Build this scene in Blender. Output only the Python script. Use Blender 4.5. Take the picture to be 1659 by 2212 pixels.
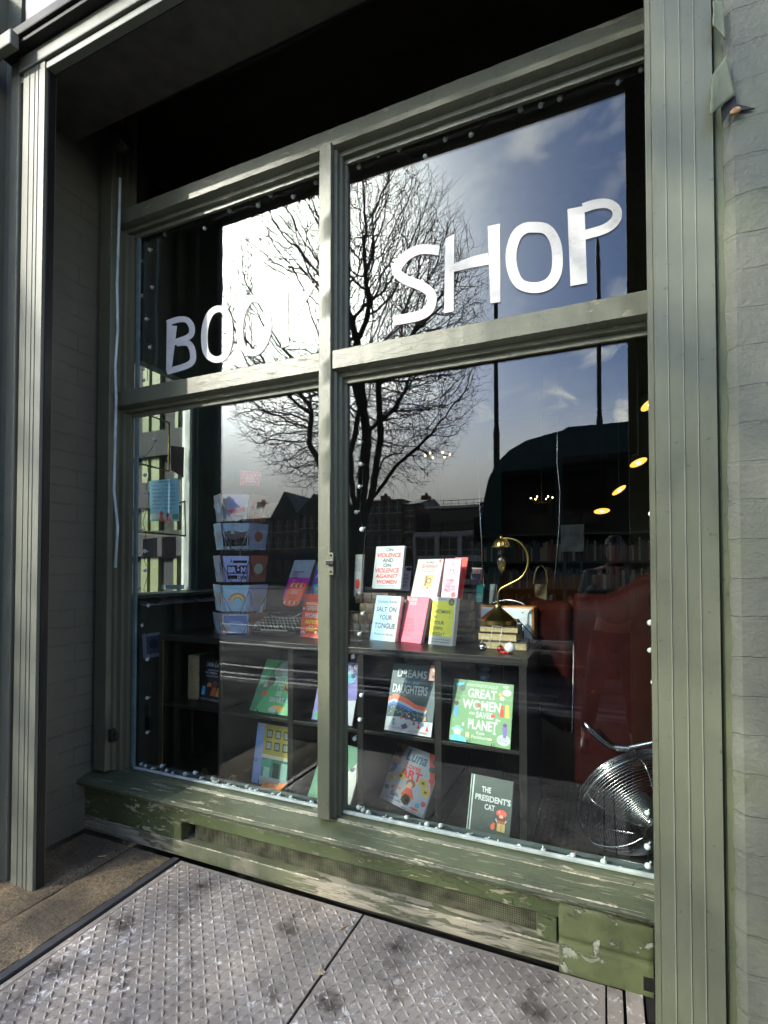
import bpy, bmesh, math, random
import numpy as np
from mathutils import Vector, Matrix
random.seed(7)
rad = math.radians
scene = bpy.context.scene
for o in list(bpy.data.objects): bpy.data.objects.remove(o)

# ------------------------------------------------------------------ camera
CAMP = Vector((0, -2.1, 1.435)); YAW = rad(23.2); PITCH = rad(1.3); FPX = 1101.0; SH = 100/2212
cam_d = bpy.data.cameras.new('camera'); cam = bpy.data.objects.new('camera', cam_d)
scene.collection.objects.link(cam); scene.camera = cam
cam.location = CAMP; cam.rotation_euler = (rad(90)+PITCH, 0, YAW)
cam_d.sensor_width = 36; cam_d.lens = FPX/2212*36; cam_d.shift_y = SH
cam_d.clip_start = 0.01; cam_d.clip_end = 2000
RM = cam.rotation_euler.to_matrix()
# ------------------------------------------------------------------ sun and sky
SUN = Vector((-.594, -.832, .565)).normalized()
scene.view_settings.view_transform = 'Standard'; scene.view_settings.look = 'None'
scene.view_settings.exposure = 0.38; scene.view_settings.gamma = 1
sl = bpy.data.lights.new('sun', 'SUN'); sl.energy = 5.0; sl.angle = rad(.5); sl.color = (1, .94, .83)
so = bpy.data.objects.new('sun', sl); scene.collection.objects.link(so); so.location = (-20, -30, 22)
so.rotation_euler = SUN.to_track_quat('Z', 'Y').to_euler()
W = bpy.data.worlds.new('World'); scene.world = W; W.use_nodes = True
def build_world():
    nt = W.node_tree; N = nt.nodes; L = nt.links; N.clear()
    def n(t, **k):
        a = N.new(t)
        for q, v in k.items(): setattr(a, q, v)
        return a
    def math_(op, a, b=None, clamp=False):
        m = n('ShaderNodeMath', operation=op); m.use_clamp = clamp
        for i, v in enumerate((a, b)):
            if v is None: continue
            if isinstance(v, (int, float)): m.inputs[i].default_value = v
            else: L.new(v, m.inputs[i])
        return m.outputs[0]
    def mix(f, a, b, mode='MIX'):
        m = n('ShaderNodeMix', data_type='RGBA', blend_type=mode)
        for s, v in ((m.inputs[0], f), (m.inputs[6], a), (m.inputs[7], b)):
            if isinstance(v, (int, float)): s.default_value = v
            elif isinstance(v, tuple): s.default_value = v
            else: L.new(v, s)
        return m.outputs[2]
    out = n('ShaderNodeOutputWorld'); bg = n('ShaderNodeBackground'); bg.inputs[1].default_value = .105
    L.new(bg.outputs[0], out.inputs[0])
    sky = n('ShaderNodeTexSky', sky_type='NISHITA'); sky.sun_disc = False
    sky.sun_elevation = math.asin(SUN.z); sky.sun_rotation = math.atan2(SUN.x, SUN.y); sky.dust_density = 1.2; sky.air_density = 1.0
    tc = n('ShaderNodeTexCoord'); d = tc.outputs['Generated']
    sep = n('ShaderNodeSeparateXYZ'); L.new(d, sep.inputs[0]); z = sep.outputs[2]
    dot = n('ShaderNodeVectorMath', operation='DOT_PRODUCT'); L.new(d, dot.inputs[0]); dot.inputs[1].default_value = SUN
    dp = math_('MAXIMUM', dot.outputs['Value'], 0.0)
    # cloud noise on a flat layer
    zz = math_('ADD', math_('MAXIMUM', z, 0.0), .25)
    dv = n('ShaderNodeVectorMath', operation='DIVIDE'); L.new(d, dv.inputs[0])
    cb = n('ShaderNodeCombineXYZ'); [L.new(zz, cb.inputs[i]) for i in range(3)]; L.new(cb.outputs[0], dv.inputs[1])
    def noise(sc, det, vec, dist=0.0):
        t = n('ShaderNodeTexNoise'); t.inputs['Scale'].default_value = sc; t.inputs['Detail'].default_value = det
        t.inputs['Roughness'].default_value = .55; t.inputs['Distortion'].default_value = dist
        L.new(vec, t.inputs['Vector']); return t.outputs[0]
    n1 = noise(1.6, 6, dv.outputs[0], .6); n2 = noise(5.0, 8, dv.outputs[0], .8); n3 = noise(9.0, 6, d, .3)
    base = mix(1.0, sky.outputs[0], (.80, 1.02, 1.75, 1), 'MULTIPLY')
    # high thin wisps
    w = math_('MULTIPLY', math_('SUBTRACT', n2, .55, True), 6.0, True)
    w = math_('MULTIPLY', w, math_('MULTIPLY', math_('SUBTRACT', n1, .43, True), 6.0, True))
    base = mix(w, base, (21, 21, 23, 1))
    # dark stormy band low down
    e = math_('ADD', z, math_('MULTIPLY', math_('SUBTRACT', n1, .5), .16))
    band = n('ShaderNodeMapRange', interpolation_type='SMOOTHSTEP'); L.new(e, band.inputs[0])
    band.inputs[1].default_value = .10; band.inputs[2].default_value = .40; band.inputs[3].default_value = 1; band.inputs[4].default_value = 0
    gr = n('ShaderNodeMapRange'); L.new(z, gr.inputs[0]); gr.inputs[1].default_value = .08; gr.inputs[2].default_value = .32
    gcol = mix(gr.outputs[0], (6.0, 5.9, 6.7, 1), (25, 24.6, 26.5, 1))
    gcol = mix(math_('MULTIPLY', n3, .35), gcol, (7, 7, 8, 1))
    base = mix(band.outputs[0], base, gcol)
    # bright cumulus rim just above the roofs
    cu = n('ShaderNodeMapRange', interpolation_type='SMOOTHSTEP'); L.new(z, cu.inputs[0])
    cu.inputs[1].default_value = .15; cu.inputs[2].default_value = .10; cu.inputs[3].default_value = 0; cu.inputs[4].default_value = 1
    cf = math_('MULTIPLY', cu.outputs[0], math_('MULTIPLY', math_('SUBTRACT', n3, .46, True), 6.0, True))
    base = mix(math_('MULTIPLY', cf, .8), base, (11, 10.5, 11.5, 1))
    # thin cloud lit up around the sun
    a = math_('ADD', math_('MULTIPLY', math_('POWER', dp, 45.0), 120.0), math_('MULTIPLY', math_('POWER', dp, 14.0), 7.0))
    hz = n('ShaderNodeMapRange', interpolation_type='SMOOTHSTEP'); L.new(z, hz.inputs[0]); hz.inputs[1].default_value = .10; hz.inputs[2].default_value = .42
    a = math_('MULTIPLY', a, hz.outputs[0])
    ac = n('ShaderNodeCombineColor'); [L.new(a, ac.inputs[i]) for i in range(3)]
    base = mix(1.0, base, ac.outputs[0], 'ADD')
    # the sky away from the sun is deeper
    nb = n('ShaderNodeMapRange', interpolation_type='SMOOTHSTEP'); L.new(sep.outputs[1], nb.inputs[0]); nb.inputs[1].default_value = -.15; nb.inputs[2].default_value = .5; nb.inputs[3].default_value = 1.85; nb.inputs[4].default_value = .72
    nc = n('ShaderNodeCombineColor'); [L.new(nb.outputs[0] if i < 2 else math_('MULTIPLY', nb.outputs[0], .84), nc.inputs[i]) for i in range(3)]; base = mix(1.0, base, nc.outputs[0], 'MULTIPLY')
    L.new(base, bg.inputs[0])
build_world()

# ------------------------------------------------------------------ pixel rays (1659 x 2212 frame) -> points of the place
def ray(px, py):
    v = RM @ Vector(((px-829.5)/FPX, (1106+SH*2212-py)/FPX, -1)); return v
def P(px, py, Y):
    d = ray(px, py); return CAMP + d*((Y-CAMP.y)/d.y)
def PZ(px, py, Z):
    d = ray(px, py); return CAMP + d*((Z-CAMP.z)/d.z)
def PX(px, py, X):
    d = ray(px, py); return CAMP + d*((X-CAMP.x)/d.x)
def MP(px, py, Y):      # a point seen mirrored in the glass, Y its real (negative) depth
    p = P(px, py, -Y); return Vector((p.x, -p.y, p.z))
ZT = dict(A=(0,0,.8198), B=(1350,0,.8216), C=(0,700,.5425), E=(1200,600,.72333), F=(350,1400,.51236), G=(1200,1500,.72333), H=(2200,0,.5423),
          I=(350,2200,.5425), J=(1200,2200,.72333), K=(0,2600,.8198), L=(1200,2700,.912), M=(700,1650,.30139), N=(1250,1900,.42194), O=(1300,2300,.33152), Q=(1950,2300,.36174))
def D(k, x, y):
    a, b, s = ZT[k]; return ((a+x*s)/1.6353, (b+y*s)/1.6353)

# ------------------------------------------------------------------ object helpers
ORG = {}
def tag(o, label=None, cat=None, group=None, kind=None):
    if label: o['label'] = label
    if cat: o['category'] = cat
    if group: o['group'] = group
    if kind: o['kind'] = kind
    return o
def link(o, parent=None):
    scene.collection.objects.link(o)
    if parent: o.parent = parent
    return o
def thing(name, loc, label, cat, group=None):
    o = bpy.data.objects.new(name, None); o.empty_display_size = .05; link(o); o.location = loc
    ORG[o.name] = Vector(loc); return tag(o, label, cat, group)
class MB:
    def __init__(s): s.v = []; s.f = []; s.mi = []; s.mats = []
    def m(s, mat):
        if mat is None: return 0
        if mat not in s.mats: s.mats.append(mat)
        return s.mats.index(mat)
    def add(s, vs, fs, mat=None, M=None):
        b = len(s.v); k = s.m(mat)
        for p in vs:
            p = Vector(p); s.v.append(M @ p if M else p)
        for f in fs: s.f.append(tuple(b+i for i in f)); s.mi.append(k)
        return s
    def box(s, x0, x1, y0, y1, z0, z1, mat=None, M=None):
        vs = [(x0,y0,z0),(x1,y0,z0),(x1,y1,z0),(x0,y1,z0),(x0,y0,z1),(x1,y0,z1),(x1,y1,z1),(x0,y1,z1)]
        return s.add(vs, [(0,3,2,1),(4,5,6,7),(0,1,5,4),(1,2,6,5),(2,3,7,6),(3,0,4,7)], mat, M)
    def tube(s, pts, r, n=8, mat=None, closed=False, M=None):
        pts = [Vector(p) for p in pts]; rs = r if isinstance(r, (list, tuple)) else [r]*len(pts); m = len(pts)
        vs = []; up = None
        for i, p in enumerate(pts):
            a = pts[(i-1) % m] if (i or closed) else p; b = pts[(i+1) % m] if (i < m-1 or closed) else p
            t = (b-a); t = t.normalized() if t.length > 1e-9 else Vector((0,0,1))
            if up is None: up = t.orthogonal().normalized()
            up = (up - t*up.dot(t)); up = up.normalized() if up.length > 1e-6 else t.orthogonal().normalized()
            w = t.cross(up)
            for k in range(n):
                q = 2*math.pi*k/n; vs.append(p + (up*math.cos(q)+w*math.sin(q))*rs[i])
        fs = []
        for i in range(m if closed else m-1):
            j = (i+1) % m
            for k in range(n): fs.append((i*n+k, i*n+(k+1) % n, j*n+(k+1) % n, j*n+k))
        if not closed: fs.append(tuple(range(n-1, -1, -1))); fs.append(tuple((m-1)*n+k for k in range(n)))
        return s.add(vs, fs, mat, M)
    def lathe(s, prof, c, n=24, mat=None, M=None):
        vs = []; c = Vector(c)
        for r, z in prof:
            for k in range(n):
                q = 2*math.pi*k/n; vs.append(Vector((r*math.cos(q), r*math.sin(q), z)) + (c if M is None else Vector()))
        fs = []
        for i in range(len(prof)-1):
            for k in range(n): fs.append((i*n+k, i*n+(k+1) % n, (i+1)*n+(k+1) % n, (i+1)*n+k))
        fs.append(tuple(range(n-1, -1, -1))); fs.append(tuple((len(prof)-1)*n+k for k in range(n)))
        return s.add(vs, fs, mat, (Matrix.Translation(c) @ M) if M is not None else None)
    def ball(s, c, r, n=12, mat=None, sc=(1,1,1)):
        prof = [(r*math.sin(math.pi*i/n)+1e-5, -r*math.cos(math.pi*i/n)) for i in range(n+1)]
        return s.lathe(prof, c, n*2 if n < 12 else n+8, mat, Matrix.Diagonal((*sc, 1)))
    def poly(s, pts, nrm, th, mat=None):      # flat outline given real thickness along nrm
        pts = [Vector(p) for p in pts]; m = len(pts); nv = Vector(nrm)*th
        return s.add(pts + [p+nv for p in pts], [tuple(range(m-1,-1,-1)), tuple(range(m, 2*m))] + [(i, (i+1) % m, m+(i+1) % m, m+i) for i in range(m)], mat)
    def build(s, name, mat=None, parent=None, bevel=0, smooth=False, seg=2, **tags):
        o0 = ORG[parent.name] if parent else Vector()
        base = Vector()
        me = bpy.data.meshes.new(name)
        if parent is None and s.v:
            xs = np.array([tuple(p) for p in s.v]); base = Vector(((xs[:,0].min()+xs[:,0].max())/2, (xs[:,1].min()+xs[:,1].max())/2, xs[:,2].min()))
            o0 = base
        me.from_pydata([tuple(p-o0) for p in s.v], [], s.f); me.update()
        for mm in (s.mats or [mat]): me.materials.append(mm)
        if s.mats: me.polygons.foreach_set('material_index', s.mi)
        o = bpy.data.objects.new(name, me); link(o, parent); o.location = base; ORG[o.name] = Vector(o0)
        bm = bmesh.new(); bm.from_mesh(me); bmesh.ops.recalc_face_normals(bm, faces=bm.faces); bm.to_mesh(me); bm.free()
        if smooth: me.polygons.foreach_set('use_smooth', [True]*len(me.polygons)); me.update()
        if smooth and smooth != 'all':
            es = o.modifiers.new('es', 'EDGE_SPLIT'); es.split_angle = rad(35)
        if bevel:
            b = o.modifiers.new('bevel', 'BEVEL'); b.width = bevel; b.segments = seg; b.limit_method = 'ANGLE'
        return tag(o, **tags)
def B(*a): return MB().box(*a)

# ------------------------------------------------------------------ materials
MT = {}
def nodes(m):
    m.use_nodes = True; nt = m.node_tree; return nt, nt.nodes, nt.links, nt.nodes['Principled BSDF']
def mat(name, col, rough=.5, metal=0, var=.15, vs=12., bump=0, bs=60., spec=.5, emit=0, ecol=None, coat=0, alpha=1, trans=0):
    if name in MT: return MT[name]
    m = bpy.data.materials.new(name); nt, N, L, p = nodes(m)
    p.inputs['Roughness'].default_value = rough; p.inputs['Metallic'].default_value = metal; p.inputs['Specular IOR Level'].default_value = spec
    p.inputs['Coat Weight'].default_value = coat; p.inputs['Transmission Weight'].default_value = trans
    c = (*col, 1)
    tc = N.new('ShaderNodeTexCoord')
    if var:
        t = N.new('ShaderNodeTexNoise'); t.inputs['Scale'].default_value = vs; t.inputs['Detail'].default_value = 5; L.new(tc.outputs['Object'], t.inputs['Vector'])
        mr = N.new('ShaderNodeMapRange'); L.new(t.outputs[0], mr.inputs[0]); mr.inputs[1].default_value = .3; mr.inputs[2].default_value = .7
        mr.inputs[3].default_value = 1-var; mr.inputs[4].default_value = 1+var
        vm = N.new('ShaderNodeVectorMath'); vm.operation = 'SCALE'; vm.inputs[0].default_value = col; L.new(mr.outputs[0], vm.inputs['Scale'])
        L.new(vm.outputs[0], p.inputs['Base Color'])
    else: p.inputs['Base Color'].default_value = c
    if bump:
        t = N.new('ShaderNodeTexNoise'); t.inputs['Scale'].default_value = bs; t.inputs['Detail'].default_value = 4; L.new(tc.outputs['Object'], t.inputs['Vector'])
        b = N.new('ShaderNodeBump'); b.inputs['Strength'].default_value = bump; b.inputs['Distance'].default_value = .004; L.new(t.outputs[0], b.inputs['Height']); L.new(b.outputs[0], p.inputs['Normal'])
    if emit: p.inputs['Emission Color'].default_value = (*(ecol or col), 1); p.inputs['Emission Strength'].default_value = emit
    MT[name] = m; return m
def hexc(h):
    r = [int(h[i:i+2], 16)/255 for i in (0, 2, 4)]; return tuple(((c+.055)/1.055)**2.4 if c > .04045 else c/12.92 for c in r)
def ink(h, rough=.45): return mat('print_'+h, tuple(c*(.66 if min(hexc(h)) > .5 else (1.2 if max(hexc(h)) > .2 else 1)) for c in hexc(h)), rough, var=.05, vs=40)
def N_(nt, t, **k):
    a = nt.nodes.new(t)
    for q, v in k.items(): setattr(a, q, v)
    return a
def ramp(nt, fac, stops):
    r = nt.nodes.new('ShaderNodeValToRGB'); e = r.color_ramp.elements
    while len(e) < len(stops): e.new(.5)
    for i, (p, c) in enumerate(stops): e[i].position = p; e[i].color = (*c, 1) if len(c) == 3 else c
    nt.links.new(fac, r.inputs[0]); return r.outputs[0]
def tnoise(nt, vec, sc, det=5, rough=.55, dist=0.):
    t = nt.nodes.new('ShaderNodeTexNoise'); t.inputs['Scale'].default_value = sc; t.inputs['Detail'].default_value = det
    t.inputs['Roughness'].default_value = rough; t.inputs['Distortion'].default_value = dist; nt.links.new(vec, t.inputs['Vector']); return t.outputs[0]
def tmap(nt, sc=(1,1,1), rot=(0,0,0)):
    tc = nt.nodes.new('ShaderNodeTexCoord'); mp = nt.nodes.new('ShaderNodeMapping'); mp.inputs['Scale'].default_value = sc; mp.inputs['Rotation'].default_value = rot
    nt.links.new(tc.outputs['Object'], mp.inputs[0]); return mp.outputs[0]
def tmix(nt, f, a, b, mode='MIX'):
    m = nt.nodes.new('ShaderNodeMix'); m.data_type = 'RGBA'; m.blend_type = mode
    for s, v in ((m.inputs[0], f), (m.inputs[6], a), (m.inputs[7], b)):
        if isinstance(v, (int, float)): s.default_value = v
        elif isinstance(v, tuple): s.default_value = (*v, 1) if len(v) == 3 else v
        else: nt.links.new(v, s)
    return m.outputs[2]
def tmath(nt, op, a, b=0., clamp=False):
    m = nt.nodes.new('ShaderNodeMath'); m.operation = op; m.use_clamp = clamp
    for i, v in enumerate((a, b)):
        if isinstance(v, (int, float)): m.inputs[i].default_value = v
        else: nt.links.new(v, m.inputs[i])
    return m.outputs[0]
def bumpn(nt, p, h, st=.5, dist=.003):
    b = nt.nodes.new('ShaderNodeBump'); b.inputs['Strength'].default_value = st; b.inputs['Distance'].default_value = dist
    nt.links.new(h, b.inputs['Height']); nt.links.new(b.outputs[0], p.inputs['Normal'])
def new(name):
    m = bpy.data.materials.new(name); MT[name] = m; return (m,)+nodes(m)

def paint_mat(name, col, peel=.0, crk=1., under=(.42, .34, .25), sc=(1, 1, 1), rough=.42, bump=.35):
    # old gloss paint; flakes off along the grain where peel > 0
    m, nt, N, L, p = new(name); v = tmap(nt, sc); v1 = tmap(nt)
    n1 = tnoise(nt, v1, 3.5, 4); n2 = tnoise(nt, v1, 45, 5); n3 = tnoise(nt, v, 9, 8, .65, .6)
    c = tmix(nt, n1, tuple(x*.78 for x in col), tuple(x*1.22 for x in col))
    grm = tmath(nt, 'MULTIPLY', tmath(nt, 'SUBTRACT', tnoise(nt, tmap(nt, (3, 3, .8)), 2.6, 7, .7, .4), .50, True), 3.2, True); c = tmix(nt, tmath(nt, 'MULTIPLY', grm, .55), c, tuple(x*.45 for x in col))
    spk = tmath(nt, 'MULTIPLY', tmath(nt, 'SUBTRACT', n2, .64, True), 8, True); c = tmix(nt, spk, c, tuple(x*.35 for x in col))
    h = tmath(nt, 'MULTIPLY', n2, .35)
    h = tmath(nt, 'ADD', h, tmath(nt, 'MULTIPLY', n3, .8))
    if peel:
        f = tmath(nt, 'MULTIPLY', tmath(nt, 'SUBTRACT', n3, 1-peel-.02, True), 40, True)
        big = tmath(nt, 'MULTIPLY', tmath(nt, 'SUBTRACT', tnoise(nt, v1, 2.3, 3), .42, True), 8, True); f = tmath(nt, 'MULTIPLY', f, big)
        vo = nt.nodes.new('ShaderNodeTexVoronoi'); vo.feature = 'DISTANCE_TO_EDGE'; vo.inputs['Scale'].default_value = 9
        wv = tmix(nt, .06, v, tnoise(nt, v, 6, 4), 'ADD'); L.new(wv, vo.inputs['Vector'])
        crack = tmath(nt, 'SUBTRACT', 1, tmath(nt, 'MULTIPLY', vo.outputs['Distance'], 55, True)); crack = tmath(nt, 'MULTIPLY', crack, tmath(nt, 'ADD', big, .15, True))
        g = tnoise(nt, tmap(nt, (2, 30, 60)), 3, 5)
        uc = tmix(nt, g, tuple(x*.45 for x in under), tuple(min(1, x*1.35) for x in under))
        crack = tmath(nt, 'MULTIPLY', crack, crk); c = tmix(nt, crack, c, tuple(x*.25 for x in col)); c = tmix(nt, f, c, uc)
        h = tmath(nt, 'SUBTRACT', h, tmath(nt, 'MULTIPLY', f, 1.6)); h = tmath(nt, 'SUBTRACT', h, tmath(nt, 'MULTIPLY', crack, 1.0))
        rr = tmix(nt, f, (rough,)*3, (.8,)*3); L.new(rr, p.inputs['Roughness'])
    else: p.inputs['Roughness'].default_value = rough
    L.new(c, p.inputs['Base Color']); bumpn(nt, p, h, bump, .004); return m
def brick_mat(name, col, axis='x', joint=.6, rough=.55, rowh=.075, bw=.225, bump=.8, mort=None, blotch=None, fade=False):
    m, nt, N, L, p = new(name)
    tc = N.new('ShaderNodeTexCoord'); sp = N.new('ShaderNodeSeparateXYZ'); L.new(tc.outputs['Object'], sp.inputs[0])
    cb = N.new('ShaderNodeCombineXYZ'); L.new(sp.outputs[{'x': 0, 'y': 1}[axis[0]]], cb.inputs[0]); L.new(sp.outputs[1 if axis == 'xy' else 2], cb.inputs[1])
    wob = tmix(nt, .03, cb.outputs[0], tnoise(nt, tc.outputs['Object'], 7, 4), 'ADD')
    b = N.new('ShaderNodeTexBrick'); L.new(wob, b.inputs['Vector']); b.inputs['Scale'].default_value = 1; b.inputs['Mortar Size'].default_value = .006
    b.inputs['Mortar Smooth'].default_value = .2; b.inputs['Brick Width'].default_value = bw; b.inputs['Row Height'].default_value = rowh
    n1 = tnoise(nt, tc.outputs['Object'], 5, 6); n2 = tnoise(nt, tc.outputs['Object'], 70, 5); n3 = tnoise(nt, tc.outputs['Object'], 14, 5, .6, 1.2)
    c = tmix(nt, n1, tuple(x*.75 for x in col), tuple(x*1.25 for x in col))
    if blotch: c = tmix(nt, tmath(nt, 'MULTIPLY', tmath(nt, 'SUBTRACT', n1, .5, True), 5, True), c, blotch)
    jm = tmath(nt, 'MULTIPLY', b.outputs['Fac'], tmath(nt, 'MULTIPLY', tmath(nt, 'SUBTRACT', tnoise(nt, tc.outputs['Object'], 3.5, 6, .7), .36, True), 4, True) if fade else 1.0)
    c = tmix(nt, tmath(nt, 'MULTIPLY', jm, joint), c, mort or tuple(x*.45 for x in col))
    L.new(c, p.inputs['Base Color']); p.inputs['Roughness'].default_value = rough
    h = tmath(nt, 'SUBTRACT', tmath(nt, 'ADD', tmath(nt, 'MULTIPLY', n2, .55), tmath(nt, 'MULTIPLY', n3, .30)), tmath(nt, 'MULTIPLY', jm, .7))
    bumpn(nt, p, h, bump, .0055); return m
def glass_mat(name, refl, tint=(.93, .97, .96), rough=0.0):
    m = bpy.data.materials.new(name); m.use_nodes = True; nt = m.node_tree; N = nt.nodes; L = nt.links; N.clear()
    out = N.new('ShaderNodeOutputMaterial'); mx = N.new('ShaderNodeMixShader'); tr = N.new('ShaderNodeBsdfTransparent'); gl = N.new('ShaderNodeBsdfAnisotropic')
    tr.inputs[0].default_value = (*tint, 1); gl.inputs['Color'].default_value = (1, 1, 1, 1); gl.inputs['Roughness'].default_value = rough
    lw = N.new('ShaderNodeLayerWeight'); lw.inputs[0].default_value = .18
    f = tmath(nt, 'ADD', tmath(nt, 'MULTIPLY', lw.outputs['Fresnel'], .6), refl, True); L.new(f, mx.inputs[0])
    # very slight waviness of old float glass
    tc = N.new('ShaderNodeTexCoord'); t = tnoise(nt, tc.outputs['Object'], 2.2, 1); b = N.new('ShaderNodeBump'); b.inputs['Strength'].default_value = .05; b.inputs['Distance'].default_value = .01
    L.new(t, b.inputs['Height']); L.new(b.outputs[0], gl.inputs['Normal'])
    L.new(tr.outputs[0], mx.inputs[1]); L.new(gl.outputs[0], mx.inputs[2]); L.new(mx.outputs[0], out.inputs[0]); MT[name] = m; return m

GRN = (.104, .113, .074); GRN2 = (.078, .100, .040)
M_frame = paint_mat('frame_paint', GRN, crk=.3, peel=.36, under=(.30, .26, .20), sc=(1, 1, 4))
M_stile = paint_mat('stile_paint', GRN, crk=.3, peel=.30, under=(.30, .26, .20), sc=(6, 6, 1))
M_sill = paint_mat('sill_paint', (.082, .097, .052), peel=.395, under=(.36, .34, .25), sc=(.6, 6, 6), bump=.6)
M_plinth = paint_mat('plinth_paint', GRN2, peel=.42, under=(.36, .34, .22), sc=(1, 3, 3), bump=.55)
M_base = paint_mat('base_rail_paint', (.13, .14, .08), peel=.53, under=(.38, .34, .25), sc=(.6, 3, 5), bump=.7)
M_guide = paint_mat('guide_paint', (.135, .146, .098), rough=.38, bump=.12)
M_guidel = paint_mat('guide_paint_pale', (.15, .157, .125), rough=.38, bump=.12)
M_wallr = brick_mat('painted_brick_front', (.13, .137, .105), 'x', .14, .60, rowh=.095, bw=.34, bump=1.0, blotch=(.115, .13, .08), fade=True)
M_wallrev = brick_mat('painted_brick_reveal', (.115, .118, .092), 'y', .45, .5, rowh=.095, bw=.36, fade=True)
M_fascia = paint_mat('fascia_paint', (.22, .21, .25), rough=.45, bump=.2)
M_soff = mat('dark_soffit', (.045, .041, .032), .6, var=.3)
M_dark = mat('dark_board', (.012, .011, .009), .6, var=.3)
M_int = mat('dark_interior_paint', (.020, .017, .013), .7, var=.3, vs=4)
M_intgreen = mat('dark_green_panel', (.05, .072, .066), .45, var=.2, vs=6)
M_teal = mat('teal_putty', (.10, .16, .16), .5, var=.3, vs=14)
M_glass = glass_mat('window_glass', .050)
M_glassd = glass_mat('upper_window_glass', .05, (.7, .7, .68))
M_glass2 = glass_mat('side_glass', .04, (.95, .97, .96))
M_steel = mat('steel', (.55, .55, .55), .25, 1, var=.1)
M_brass = mat('brass', (.42, .30, .10), .28, 1, var=.15)
M_black = mat('black_plastic', (.012, .012, .012), .35, var=.1)
M_blackw = mat('black_wood_veneer', (.016, .014, .012), .38, var=.2, vs=8, bump=.05)
M_wire = mat('black_wire', (.01, .01, .01), .4)
M_page = mat('book_pages', (.62, .56, .45), .8, var=.12, vs=90)
M_pagew = mat('book_pages_white', (.78, .76, .72), .8, var=.06, vs=90)
M_white = mat('white_paper', (.80, .80, .80), .6, var=.04)
# ================================================================== ground
def gmat_setts():
    m = brick_mat('sett_paving', (.024, .022, .021), 'xy', .8, .85, rowh=.13, bw=.22, bump=.5, mort=(.008, .0075, .007)); m.node_tree.nodes['Principled BSDF'].inputs['Specular IOR Level'].default_value = .12; return m
def gmat_asphalt():
    m, nt, N, L, p = new('asphalt'); v = tmap(nt); n1 = tnoise(nt, v, 30, 7, .8); n2 = tnoise(nt, v, .7, 4)
    c = tmix(nt, tmath(nt, 'MULTIPLY', tmath(nt, 'SUBTRACT', n1, .38, True), 4, True), (.012, .012, .012), (.44, .42, .39)); c = tmix(nt, tmath(nt, 'MULTIPLY', tmath(nt, 'SUBTRACT', tnoise(nt, tmap(nt, (.5, 1.6, 1)), .9, 5, .65), .45, True), 6, True), c, (.012, .012, .012)); c = tmix(nt, n2, tmix(nt, .5, c, (.05, .05, .05)), c); L.new(c, p.inputs['Base Color'])
    p.inputs['Roughness'].default_value = .9; p.inputs['Specular IOR Level'].default_value = .06; bumpn(nt, p, n1, 1.0, .012); return m
def gmat_granite(name, a, b, sc=38):
    m, nt, N, L, p = new(name); v = tmap(nt); n1 = tnoise(nt, v, sc*2.4, 6, .75, 1.2); n2 = tnoise(nt, v, 5, 5); n3 = tnoise(nt, v, sc, 4)
    c = tmix(nt, tmath(nt, 'MULTIPLY', tmath(nt, 'SUBTRACT', n1, .38), 4.2, True), a, b); c = tmix(nt, tmath(nt, 'MULTIPLY', tmath(nt, 'SUBTRACT', n2, .35, True), 3.5, True), c, tmix(nt, .35, (.04, .033, .026), c))
    c = tmix(nt, tmath(nt, 'MULTIPLY', tmath(nt, 'SUBTRACT', n3, .62, True), 7, True), c, (.02, .016, .013))
    L.new(c, p.inputs['Base Color']); p.inputs['Roughness'].default_value = .75; bumpn(nt, p, tmath(nt, 'ADD', n1, tmath(nt, 'MULTIPLY', n3, 1.2)), 1.0, .008); return m
M_setts = gmat_setts(); M_asph = gmat_asphalt(); M_gran = gmat_granite('granite', (.13, .088, .05), (.50, .37, .21)); M_gran2 = gmat_granite('granite_kerb', (.10, .095, .09), (.26, .25, .24))
M_line = paint_mat('road_paint', (.30, .29, .28), rough=.6, bump=.4)
tag(B(-700, 700, -700, 40, -.60, -.20).build('ground', mat('earth', (.06, .058, .055), .9)), kind='structure')
# paving from the shopfront out to the kerb (with the hatch opening left free), then the road
pv = MB(); pv.box(-14, -2.62, -3.2, -.62, -.15, -.004); pv.box(.12, 14, -3.2, -.13, -.15, -.004); pv.box(-2.62, .12, -3.2, -1.62, -.15, -.004)
tag(pv.build('pavement', M_setts), kind='structure')
tag(B(-14, 14, -3.36, -3.203, -.2, .0).build('kerb', M_gran2, bevel=.02), kind='structure')
tag(B(-80, 80, -30, -3.363, -.19, -.06).build('road', M_asph), kind='structure')
tag(B(-80, 80, -46, -30.003, -.2, .02).build('far_pavement', mat('far_paving', (.05, .05, .048), .9, spec=.1)), kind='structure')
rm = MB()
def strip(x0, y0, x1, y1, w, mb=rm):
    a = Vector((x0, y0, 0)); b = Vector((x1, y1, 0)); t = (b-a).normalized(); s = Vector((-t.y, t.x, 0))*w/2
    mb.poly([(p.x, p.y, -.056) for p in (a-s, b-s, b+s, a+s)], (0,0,-1), .003)
strip(-14, -3.62, 12, -3.62, .10); strip(-14, -3.85, 12, -3.85, .10); strip(-30, -4.9, -.5, -4.25, .10); strip(-30, -6.3, 5, -6.3, .12); strip(-40, -9.2, 20, -9.2, .12)
for k in range(7): strip(-26+k*4, -7.7, -24+k*4, -7.7, .12)
for cx in (-5.6,):                       # rounded loading-bay outline on the road
    for (a, b) in ((0, 1), ):
        pass
tag(rm.build('road_marking', M_line), kind='structure')
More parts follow.
